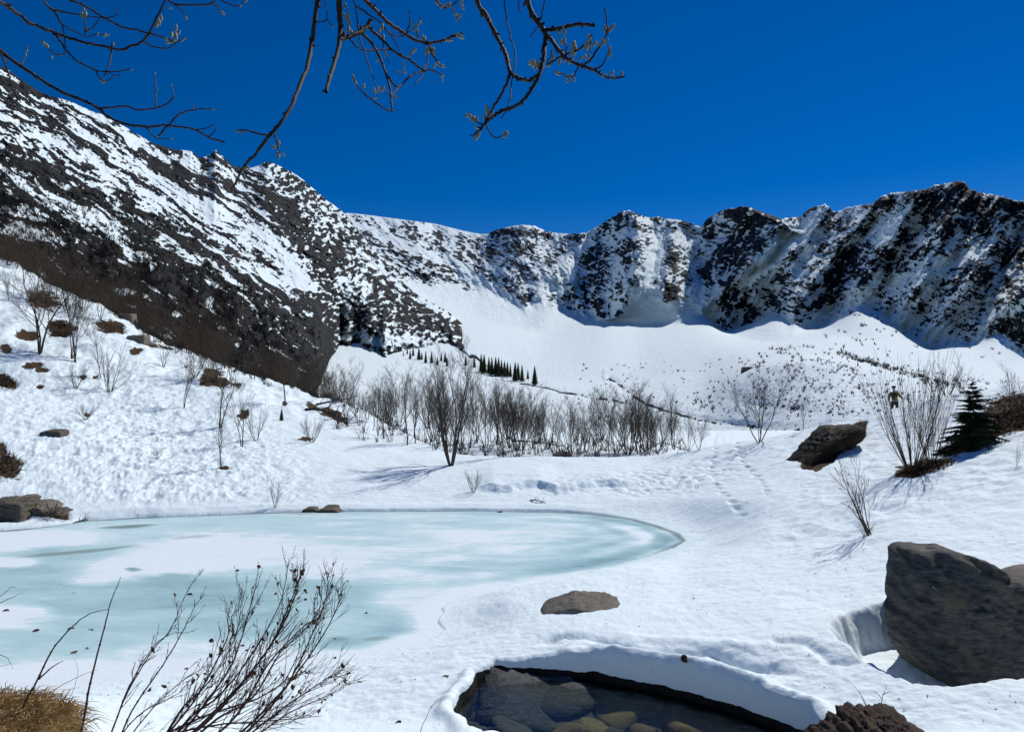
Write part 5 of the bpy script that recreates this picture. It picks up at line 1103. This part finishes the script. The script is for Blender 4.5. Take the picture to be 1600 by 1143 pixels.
def willow(label, lines, cats, seed):
    """lines: (radius px at start, radius px at end, points); cats: (x, y of base, length px, angle deg from right, counter-clockwise)"""
    rng = np.random.default_rng(seed); x, y = lines[0][2][0]; org = P(x, y, YB(x, y)); root = empty('willow_branch', org); allp = []
    for li, (ra, rb, pts) in enumerate(lines):
        sp2 = spline(pts, 5); n = len(sp2); sp2 = sp2 + np.concatenate([[[0, 0]], rng.normal(0, .5, (n - 2, 2)), [[0, 0]]]) if n > 2 else sp2
        W3 = np.array([P(a, c, YB(a, c)) for a, c in sp2]) - org; ya = YB(*pts[0]); rr = np.linspace(ra, rb, n) * ya / F * (1 + .10 * rng.normal(0, 1, n).clip(-1, 1)); tb = Tubes(); tb.add(W3, rr, 7, True)
        for i in range(1, n - 1):
            if rng.random() < .55:   # knots and bud stubs
                d = unit(W3[i + 1] - W3[i]); o_ = unit(np.cross(d, rng.normal(0, 1, 3)) + d * .8); tb.add([W3[i], W3[i] + o_ * rr[i] * 1.5, W3[i] + o_ * rr[i] * 2.3], [rr[i] * .9, rr[i] * .6, rr[i] * .2], 5, True)
        nm = 'bough' if li == 0 else 'twig'; me = tb.mesh(nm); me.materials.append(M_willow); mesh_obj(nm, me, None, root); allp += list(W3[1:])
    for k, (cx, cy, L, ang) in enumerate(cats):
        Yc = YB(cx, cy); p = P(cx, cy, Yc) - org; o = bpy.data.objects.new('catkin', CK[k % 4]); COL.objects.link(o); o.parent = root; o.location = p
        d = Vector((math.cos(R(ang)), rng.normal(0, .18), math.sin(R(ang)))).normalized(); o.rotation_euler = d.to_track_quat('Z', 'Y').to_euler(); s_ = L * Yc / F / .034; fw = s_ * (1.15 if L < 12 else .95); o.scale = (fw * 1.0, fw * 1.0, s_)
        o.location = Vector(p) - Vector(d) * (L * .35 * Yc / F)
    return tag(root, label, 'branch')
willow('long bare branch sweeping down from the upper left corner in front of the left mountain', [
    (3.2, 1.2, [(-60, 20), (0, 78), (16, 92), (44, 111), (71, 129), (101, 146), (134, 159), (153, 169), (175, 186), (203, 195), (228, 198), (259, 196), (278, 198), (306, 203), (325, 214), (350, 222)]),
    (1.6, .9, [(153, 169), (175, 168), (200, 166), (212, 171), (243, 169), (262, 162), (270, 152)]), (1.1, .7, [(243, 169), (244, 140), (242, 115)]), (1.0, .6, [(264, 160), (272, 150), (268, 133)]), (1.5, .8, [(248, 212), (262, 197), (280, 180), (300, 172), (332, 170)]),
    (1.1, .6, [(228, 198), (240, 212), (248, 217), (268, 217)]), (1.0, .6, [(306, 203), (322, 200), (336, 193)]), (.9, .5, [(325, 214), (336, 205), (338, 198)]), (1.6, .8, [(1, 80), (10, 105), (20, 135), (32, 160)]), (.9, .6, [(283, 178), (282, 170)]), (.8, .5, [(303, 172), (298, 158)]), (1, .6, [(34, 100), (39, 88), (42, 74)])],
    [(242, 116, 5, 90), (268, 134, 4, 90), (332, 171, 5, 10), (268, 217, 5, 10), (246, 139, 4, 45), (302, 172, 4, 70), (282, 178, 5, 90), (246, 215, 5, 200), (40, 86, 6, 80), (42, 80, 6, 90), (42, 74, 5, 80)], 1)
willow('curving bare branch in the upper left corner that ends in green catkins', [
    (3.2, 1.6, [(-40, -20), (0, 3), (13, 11), (35, 27), (45, 35), (75, 47), (97, 56), (125, 65), (155, 71), (190, 78), (203, 73), (223, 64), (235, 48), (245, 28), (262, -8)]), (1.3, .8, [(222, 65), (240, 73), (262, 76), (275, 67), (287, 60)]),
    (1.7, .8, [(83, 51), (95, 65), (103, 78), (120, 95), (148, 109), (160, 112), (190, 111), (205, 108)]), (1.1, .6, [(103, 82), (90, 86), (80, 80), (74, 72)]), (1.2, .7, [(176, 66), (172, 95), (166, 113), (160, 125)]), (1.0, .6, [(150, 110), (155, 122), (164, 127), (177, 120)]), (.9, .5, [(165, 112), (178, 117), (188, 118)])],
    [(74, 73, 9, 115), (69, 70, 10, 115), (66, 66, 9, 105), (81, 90, 7, 280), (249, 36, 12, 100), (245, 40, 12, 75), (252, 30, 12, 90), (205, 109, 6, 10), (162, 128, 7, 200), (158, 126, 6, 160), (284, 64, 8, 60), (288, 61, 6, 30), (177, 70, 6, 90)], 2)
willow('thin straight-running branch crossing the top of the upper left corner', [
    (2.0, 1.2, [(90, -20), (112, 0), (130, 8), (150, 20), (163, 28), (190, 42), (220, 49), (250, 57), (272, 66)]), (1.8, .8, [(60, -15), (75, 10), (95, 18), (110, 21), (135, 25), (158, 28)]), (1.6, .8, [(75, 10), (90, 26), (97, 38), (115, 48), (135, 59)]), (1.1, .7, [(97, 38), (100, 55), (103, 75)]),
    (1.0, .6, [(133, 54), (133, 40), (131, 22)]), (1.1, .6, [(133, 50), (145, 43), (156, 28)]), (1.0, .5, [(158, 28), (175, 27), (184, 22)]), (1, .6, [(138, 57), (150, 54), (160, 54)]), (.7, .4, [(184, 24), (182, 10)])],
    [(129, 26, 11, 100), (133, 24, 11, 80), (131, 16, 8, 95), (136, 45, 6, 20), (153, 54, 6, 80), (163, 56, 8, 60), (168, 55, 7, 20), (275, 58, 14, 100), (268, 56, 12, 90), (272, 64, 11, 60), (262, 62, 10, 160), (275, 45, 12, 85), (279, 52, 9, 60), (265, 66, 10, 200)], 3)
willow('short twiggy branch along the top edge above the left catkins', [
    (1.7, 1.0, [(255, -10), (268, 4), (290, 8), (318, 8), (332, 4), (345, -6)]), (1.2, .6, [(270, 5), (282, 15), (290, 24)]), (1.1, .6, [(332, 5), (340, 12), (347, 19)]), (1.2, .7, [(340, -4), (352, 4), (368, 10), (380, 3)])],
    [(290, 27, 8, 300), (347, 20, 9, 320), (384, 2, 8, 45), (375, 8, 7, 300), (265, 13, 7, 0)], 4)
willow('long slender branch hanging from the top edge down to the left ridge line', [
    (4.0, 1.5, [(500, -40), (495, 5), (491, 40), (487, 70), (480, 105), (468, 135), (455, 165), (436, 195), (420, 213), (400, 240), (380, 262), (368, 285), (361, 300)]), (1.7, 1.0, [(420, 212), (400, 208), (380, 203), (370, 205)]), (1.4, .9, [(428, 205), (433, 225), (436, 240)]),
    (1.0, .7, [(503, -10), (510, 15), (512, 32), (520, 42)]), (1.2, .7, [(493, 35), (505, 34), (511, 31)])],
    [(371, 205, 9, 175), (378, 207, 8, 130), (429, 230, 11, 160), (435, 226, 11, 80), (434, 240, 12, 280), (441, 241, 8, 340), (436, 244, 9, 250), (375, 262, 10, 160), (382, 262, 9, 80), (372, 264, 8, 230), (381, 276, 9, 290), (385, 262, 8, 40), (486, 29, 5, 120), (520, 42, 6, 340)], 5)
willow('thick dark branch with a broken end hanging from the top edge', [
    (5.2, 2.6, [(529, -60), (530, 15), (532, 45), (529, 72), (521, 103), (514, 125), (510, 144)]), (4.2, 3.2, [(531, 62), (548, 56), (562, 50), (572, 42), (580, 32)])], [(540, 12, 12, 95), (544, 26, 12, 80), (541, 32, 12, 100), (546, 38, 13, 75), (544, 48, 13, 85), (549, 52, 12, 95), (537, 24, 9, 110)], 6)
willow('tangle of grey willow twigs with catkins hanging between the thick branch and the bud branch', [
    (2.5, 1.6, [(576, 42), (583, 50), (600, 64), (612, 78), (625, 86), (645, 97), (655, 106), (665, 112)]), (2.6, 1.2, [(566, 52), (582, 70), (596, 95), (606, 125), (611, 152), (613, 174)]), (1.5, 1.0, [(613, 174), (598, 168), (580, 155), (565, 142), (553, 126)]), (1.7, 1.1, [(604, 117), (622, 136), (640, 120), (660, 112), (675, 110), (690, 118)]),
    (1.5, 1.0, [(622, 136), (612, 150), (610, 160)]), (1.4, 1.0, [(548, 62), (558, 74), (575, 79), (600, 77), (612, 78)]), (1.3, .8, [(545, -10), (555, 12), (562, 60), (572, 88), (580, 112), (588, 133)]), (1.5, .9, [(556, 10), (572, 20), (592, 34), (606, 50), (625, 57), (640, 48)]), (1.1, .6, [(606, 48), (620, 70), (632, 92)]),
    (.9, .6, [(600, 135), (605, 146), (612, 150)]), (.9, .6, [(630, 95), (631, 108), (622, 114)]), (1.2, .8, [(668, 84), (667, 108)]), (1.0, .6, [(665, 112), (655, 125), (648, 131)]), (1, .6, [(597, 55), (600, 78), (608, 100)])],
    [(553, 124, 13, 105), (556, 131, 12, 110), (568, 136, 10, 80), (585, 144, 12, 100), (590, 142, 13, 85), (597, 141, 11, 60), (587, 153, 7, 200), (632, 113, 7, 340), (624, 113, 7, 160), (690, 119, 8, 20), (691, 124, 7, 280), (644, 82, 9, 80), (641, 88, 8, 110), (648, 80, 8, 70), (597, 44, 14, 90), (593, 50, 12, 100), (598, 60, 11, 80), (589, 94, 7, 240), (602, 84, 7, 270), (617, 152, 8, 20), (664, 106, 7, 90), (678, 104, 9, 60)], 7)
willow('dark branch running right from the top edge and ending in fat black buds', [
    (3.6, 2.2, [(555, -20), (568, -2), (585, 14), (605, 34), (625, 48), (648, 62), (668, 67), (690, 64), (705, 58), (722, 52)]), (1.2, .8, [(635, 50), (641, 35), (640, 17)]), (1.2, .9, [(653, 60), (652, 45)]), (1.6, 1.2, [(668, 67), (675, 84), (684, 98), (690, 104)]), (1, .7, [(656, 40), (657, 26)])],
    [(700, 63, 13, 0), (712, 55, 15, 15), (718, 58, 14, 340), (695, 62, 10, 340), (667, 78, 15, 260), (677, 78, 15, 280), (672, 76, 13, 250), (684, 98, 12, 300), (690, 103, 10, 340), (646, 40, 9, 110), (654, 38, 11, 60), (651, 46, 10, 300), (647, 45, 9, 250), (661, 60, 11, 100), (663, 62, 10, 75)], 8)
willow('little cluster of catkins dangling at the top edge right of the bud branch', [
    (1.6, 1.0, [(676, -8), (690, 10), (702, 10), (715, 2)]), (1.0, .7, [(705, 8), (712, 22), (717, 34)])], [(684, 6, 10, 130), (690, 11, 10, 40), (698, 10, 10, 80), (703, 9, 10, 100), (720, 4, 11, 60), (722, 10, 10, 300), (713, 24, 9, 140), (718, 26, 9, 40), (714, 30, 7, 260)], 9)
willow('smooth grey branch curving down at the right to a low spray of catkins', [
    (4.2, 2.4, [(742, -30), (746, 5), (760, 25), (770, 45), (780, 65), (788, 80), (793, 95), (797, 112), (806, 120), (816, 124), (828, 126), (838, 118)]), (2.4, 1.6, [(797, 113), (790, 135), (779, 155), (768, 173), (758, 190)]), (1.2, .8, [(788, -10), (790, 20), (795, 50), (803, 75), (805, 100), (800, 125), (798, 150), (793, 168), (783, 185)]),
    (1.0, .8, [(809, -8), (811, 10), (814, 20)]), (1.2, .8, [(852, -8), (848, 18), (840, 42), (829, 58)])], [(762, 176, 20, 95), (758, 187, 14, 100), (765, 184, 17, 60)], 10)
willow('knobbly branch at the right with many silver-edged catkins', [
    (4.4, 1.8, [(818, -30), (826, 10), (838, 32), (850, 48), (852, 60), (850, 80), (848, 100), (844, 113), (835, 132), (822, 152), (805, 166), (785, 173), (770, 182), (757, 194), (749, 204), (742, 210)]), (3.2, 2.4, [(852, 47), (870, 45), (890, 41), (905, 38), (928, 40)]), (3.4, 1.3, [(854, 54), (868, 72), (880, 86), (895, 97), (915, 105), (930, 110), (940, 117), (955, 122), (976, 120)]),
    (2.0, 1.3, [(854, 102), (870, 92), (890, 83), (905, 77), (918, 65), (925, 54)]), (1.8, .9, [(908, 103), (920, 96), (932, 80), (942, 65), (949, 45), (947, 30), (945, 14)]), (1.4, .9, [(928, 108), (940, 103), (948, 88), (953, 78)]), (1.3, .8, [(903, 105), (896, 120), (885, 118), (868, 111)]), (1.3, .8, [(884, 82), (885, 72), (876, 60)]), (1.3, .8, [(758, 193), (770, 212), (780, 215), (790, 208)]), (1.4, .8, [(752, 194), (742, 187), (734, 178), (727, 181)]),
    (1.2, .8, [(855, 98), (860, 90), (862, 78)]), (1.1, .7, [(924, 82), (922, 70), (926, 60)]), (1.0, .6, [(747, 206), (740, 211), (734, 212)])],
    [(872, 50, 12, 100), (881, 50, 18, 90), (877, 66, 14, 110), (882, 66, 12, 80), (896, 80, 27, 88), (917, 72, 24, 68), (921, 58, 10, 110), (928, 70, 14, 50), (946, 48, 15, 100), (954, 46, 18, 55), (943, 66, 13, 100), (948, 66, 12, 75), (938, 72, 10, 110), (952, 78, 12, 80), (953, 86, 11, 60), (955, 115, 13, 50), (945, 118, 10, 195), (956, 121, 9, 60), (971, 118, 12, 85),
     (874, 97, 12, 260), (879, 92, 12, 290), (893, 94, 14, 220), (908, 90, 10, 250), (914, 88, 10, 290), (920, 90, 10, 70), (832, 102, 14, 120), (835, 101, 15, 105), (840, 103, 14, 95), (830, 100, 11, 150), (842, 104, 11, 75), (837, 106, 9, 240), (855, 103, 9, 10), (863, 92, 15, 85), (873, 116, 11, 150), (884, 121, 9, 280), (892, 120, 10, 60), (896, 124, 9, 300), (888, 126, 8, 220),
     (737, 186, 14, 115), (741, 188, 14, 95), (733, 182, 11, 150), (744, 188, 12, 70), (748, 200, 12, 165), (747, 210, 18, 240), (788, 210, 12, 75), (792, 210, 10, 95), (788, 213, 8, 330)], 11)

# ================================================================== SMALL THINGS ON SNOW AND ICE
def debris(x, y, s, label, name='dried_leaf', cat='leaf', z=None, G_=None, grp=None):
    p = hit(GN, x, y) if z is None else P(x, y, (z - 4.5) / ray(x, y)[1]) - [0, 0, .006]; o = bpy.data.objects.new(name, leaf_protos[int(x) % 6]); COL.objects.link(o); o.location = (p[0], p[1], p[2] + .008)
    k = s * p[1] / F / .03; o.scale = (k, k * 1.4, k); o.rotation_euler = (.3, .2, x * 1.7); return tag(o, label, cat, grp)
debris(1060, 1026, 16, 'curled dark brown leaf in the snow furrow behind the pool'); debris(925, 1040, 11, 'dark leaf stuck in the snow lip of the pool'); debris(704, 1057, 9, 'small black leaf on the snow left of the pool'); debris(722, 1098, 12, 'reddish leaf at the left corner of the pool')
debris(624, 1128, 14, 'pale brown leaf on the snow at the bottom edge'); debris(1081, 935, 4, 'tiny speck of bark on the snow right of the flat rock')
for (x, y) in [(93, 913), (111, 927), (61, 985), (107, 982), (146, 984), (138, 1013), (121, 1017), (4, 955), (292, 929), (574, 958), (785, 800), (288, 1045)]: debris(x, y, 9, 'dark leaf bit on the ' + ('far' if y < 930 else 'near') + (' left' if x < 100 else ' middle' if x < 400 else ' right') + ' part of the pond ice', z=.0, grp='leaf bits on the ice')
rng = np.random.default_rng(77); tb = Tubes()
for k in range(620):
    x = rng.uniform(-20, 1620); y = rng.uniform(760, 1140); p = hit(GN, x, y)
    if sdf(p[0], p[1], POND) < .1 or sdf(p[0], p[1], POOL) < .2 or sdf(p[0], p[1], HOLE) < .2: continue
    a = rng.random() * 6.28; l = rng.uniform(.006, .035) * (1 + p[1] / 14); d = np.array([math.cos(a), math.sin(a), 0]) * l; w_ = l * .14; e_ = np.array([-math.sin(a), math.cos(a), 0]) * w_; q = p + np.array([0, 0, .006])
    tb.quad(q - e_, q + d * .5 - e_ * 1.3 + np.array([0, 0, .006]), q + d, q + d * .5 + e_ * 1.2 + np.array([0, 0, .004]))
me = tb.mesh('snow_debris', False); me.materials.append(M_litter); o = mesh_obj('snow_debris', me); tag(o, kind='stuff'); o['label'] = 'scattered needles, bark bits and twig ends lying on the snow'
def log(label, pts, r, G_=GN, name='fallen_branch', cat='branch', lift=.04, seed=1):
    rng = np.random.default_rng(seed); W3 = np.array([hit(G_, x, y) + np.array([0, 0, l]) for x, y, l in pts]); root = empty(name, W3[0]); W3 = W3 - W3[0]; tb = Tubes(); tb.add(spline(W3, 4), np.linspace(r, r * .3, len(spline(W3, 4))), 6, True); me = tb.mesh('limb'); me.materials.append(M_bark); mesh_obj('limb', me, None, root)
    tw = Tubes()
    for k in range(14):
        i = rng.integers(0, len(W3) - 1); p = W3[i] + (W3[i + 1] - W3[i]) * rng.random(); d = unit(rng.normal(0, 1, 3) + np.array([.6, 0, .6])); L = r * rng.uniform(6, 16); tw.add([p, p + d * L * .5 + rng.normal(0, .04 * L, 3), p + d * L], [r * .3, r * .2, r * .06], 4)
    me = tw.mesh('twigs'); me.materials.append(M_bark); mesh_obj('twigs', me, None, root)['kind'] = 'stuff'; return tag(root, label, cat)
log('dark fallen tree lying across the snow at the left end of the grove', [(478, 640, .0), (500, 645, .25), (525, 655, .2), (545, 668, .1)], .13, name='fallen_tree', cat='tree')
log('second dark fallen limb resting beside the fallen tree', [(495, 636, .2), (525, 636, .5), (550, 634, .6)], .08, seed=2)
log('small dark driftwood twig at the shore left of the pond', [(122, 818, .02), (135, 816, .08), (146, 813, .04)], .03, seed=3)
log('bundle of twigs lying on the snow strip between shrub and pond', [(828, 782, .02), (838, 784, .08), (852, 786, .02)], .03, seed=4)
log('dark fallen stems leaning at the foot of the rim thicket', [(1000, 712, .1), (1030, 706, .7), (1062, 708, .3)], .05, seed=5)
log('dark log half under snow at the foot of the grove', [(800, 690, .1), (840, 694, .2), (880, 698, .05)], .07, seed=6)

# ================================================================== PERSON
def skin_obj(name, verts, edges, mat, parent, sub=2):
    me = bpy.data.meshes.new(name); me.from_pydata([v[:3] for v in verts], edges, []); me.update(); o = bpy.data.objects.new(name, me); COL.objects.link(o); o.parent = parent
    m = o.modifiers.new('skin', 'SKIN'); m.use_smooth_shade = True
    for sv, v in zip(me.skin_vertices[0].data, verts): sv.radius = (v[3], v[4] if len(v) > 4 else v[3])
    me.skin_vertices[0].data[0].use_root = True
    s_ = o.modifiers.new('sub', 'SUBSURF'); s_.levels = sub; s_.render_levels = sub; me.materials.append(mat); return o
def cmat(name, c, r=.8):
    b = NB(name); return b.set(Base_Color=b.mix(b.noise(b.obj(), 14, 4, .6), tuple(x * .8 for x in c), c), Roughness=r)
def person():
    x, Yp = 1397, 37.0; wx_ = (x - 800) / F * Yp; zg = P(x, 604, Yp)[2] - 1.74
    root = empty('person', (wx_, Yp, zg), R(-18))
    M_s, M_j, M_t, M_h, M_b, M_bs, M_boot = cmat('skin', (.42, .26, .18), .6), cmat('jacket_green', (.13, .17, .02)), cmat('trousers_black', (.015, .016, .02)), cmat('hat_dark', (.03, .028, .03)), cmat('backpack_orange', (.32, .09, .02)), cmat('backpack_black', (.02, .02, .022)), cmat('boot', (.04, .03, .025))
    # hip, spine, neck, head; legs mid-stride; arms, facing away from the camera (+Y)
    bv = [(0, 0, .92, .13, .10), (0, .02, 1.12, .12, .09), (0, .05, 1.34, .15, .10), (0, .07, 1.44, .07, .07), (0, .08, 1.52, .05), (0, .10, 1.62, .085, .095), (0, .10, 1.70, .07, .08),
          (-.10, 0, .86, .085), (-.11, .20, .50, .06), (-.11, .12, .10, .045), (-.11, .25, .05, .035), (.10, 0, .86, .085), (.11, -.06, .50, .06), (.11, -.30, .14, .045), (.11, -.20, .06, .035),
          (-.20, .05, 1.38, .055), (-.27, -.02, 1.12, .045), (-.25, .16, .95, .034), (-.25, .22, .92, .04), (.20, .05, 1.38, .055), (.33, .10, 1.16, .045), (.50, .28, 1.08, .032), (.57, .33, 1.08, .038)]
    be = [(0, 1), (1, 2), (2, 3), (3, 4), (4, 5), (5, 6), (0, 7), (7, 8), (8, 9), (9, 10), (0, 11), (11, 12), (12, 13), (13, 14), (2, 15), (15, 16), (16, 17), (17, 18), (2, 19), (19, 20), (20, 21), (21, 22)]
    body = skin_obj('body', bv, be, M_s, root)
    f = 1.22
    skin_obj('jacket', [(0, 0, .90, .16, .13), (0, .02, 1.12, .15, .12), (0, .05, 1.34, .18, .13), (0, .07, 1.45, .09, .09), (-.20, .05, 1.38, .075), (-.28, -.02, 1.12, .062), (-.25, .14, .97, .050), (.20, .05, 1.38, .075), (.33, .10, 1.16, .062), (.47, .25, 1.09, .048)], [(0, 1), (1, 2), (2, 3), (2, 4), (4, 5), (5, 6), (2, 7), (7, 8), (8, 9)], M_j, root)
    skin_obj('trousers', [(0, 0, .90, .15, .12), (-.10, 0, .84, .105), (-.11, .20, .50, .078), (-.11, .13, .14, .065), (.10, 0, .84, .105), (.11, -.06, .50, .078), (.11, -.28, .18, .065)], [(0, 1), (1, 2), (2, 3), (0, 4), (4, 5), (5, 6)], M_t, root)
    for n_, q in (('boot', [(-.11, .10, .08, .06), (-.11, .26, .05, .05)]), ('boot', [(.11, -.31, .12, .06), (.11, -.17, .05, .05)])): skin_obj(n_, q, [(0, 1)], M_boot, root)
    tb = Tubes(); c = np.array([0, .10, 1.69]); tb.add([c, c + [0, 0, .05], c + [0, .0, .10], c + [0, 0, .115]], [.11, .108, .085, .02], 14, True); tb.add([c + [0, .0, -.004], c + [0, .0, .004], c + [0, 0, .012]], [.11, .17, .11], 14); me = tb.mesh('hat'); me.materials.append(M_h); mesh_obj('hat', me, None, root)
    bp = skin_obj('backpack', [(-.02, -.17, .98, .14, .10), (-.02, -.19, 1.18, .17, .12), (-.02, -.15, 1.42, .13, .09)], [(0, 1), (1, 2)], M_bs, root); skin_obj('pocket', [(.02, -.29, 1.05, .09, .05), (.02, -.30, 1.22, .09, .05)], [(0, 1)], M_b, bp)
    tag(root, 'hiker in green jacket and dark hat with orange and black backpack behind the rim', 'person')
    h = root.matrix_basis @ Vector((.57, .33, 1.08)); e = Vector(P(1427, 622, 36.0)); tb = Tubes(); hv = Vector(h); tb.add([(0, 0, 0), tuple(e - hv)], [.011, .008], 6, True); tb.add([(0, 0, -.05), (0, 0, .08)], [.016, .016], 6, True)
    me = tb.mesh('trekking_pole'); me.materials.append(M_bs); o = mesh_obj('trekking_pole', me); o.location = h; tag(o, 'dark trekking pole held out to the right by the hiker', 'pole')
person()

# look-alikes that still share a label are told apart by their order from left to right
bpy.context.view_layer.update()
_by = {}
for o in scene.objects:
    if o.parent is None and o.get('label') and not o.get('kind'): _by.setdefault(o['label'], []).append(o)
for lab, obs in _by.items():
    n = len(obs)
    if n < 2: continue
    if n <= 16:
        obs.sort(key=lambda q: q.location.x / q.location.y); short = len(lab.replace(',', ' ').split()) > 13
        for i, q in enumerate(obs):
            if (short and n > 3) or len(lab.replace(',', ' ').split()) > 15: continue
            q['label'] = lab + (', leftmost' if i == 0 else ', rightmost' if i == n - 1 else ', middle one' if n == 3 and not short else ', middle' if n == 3 else ', ' + ORD[i] + ' from left')
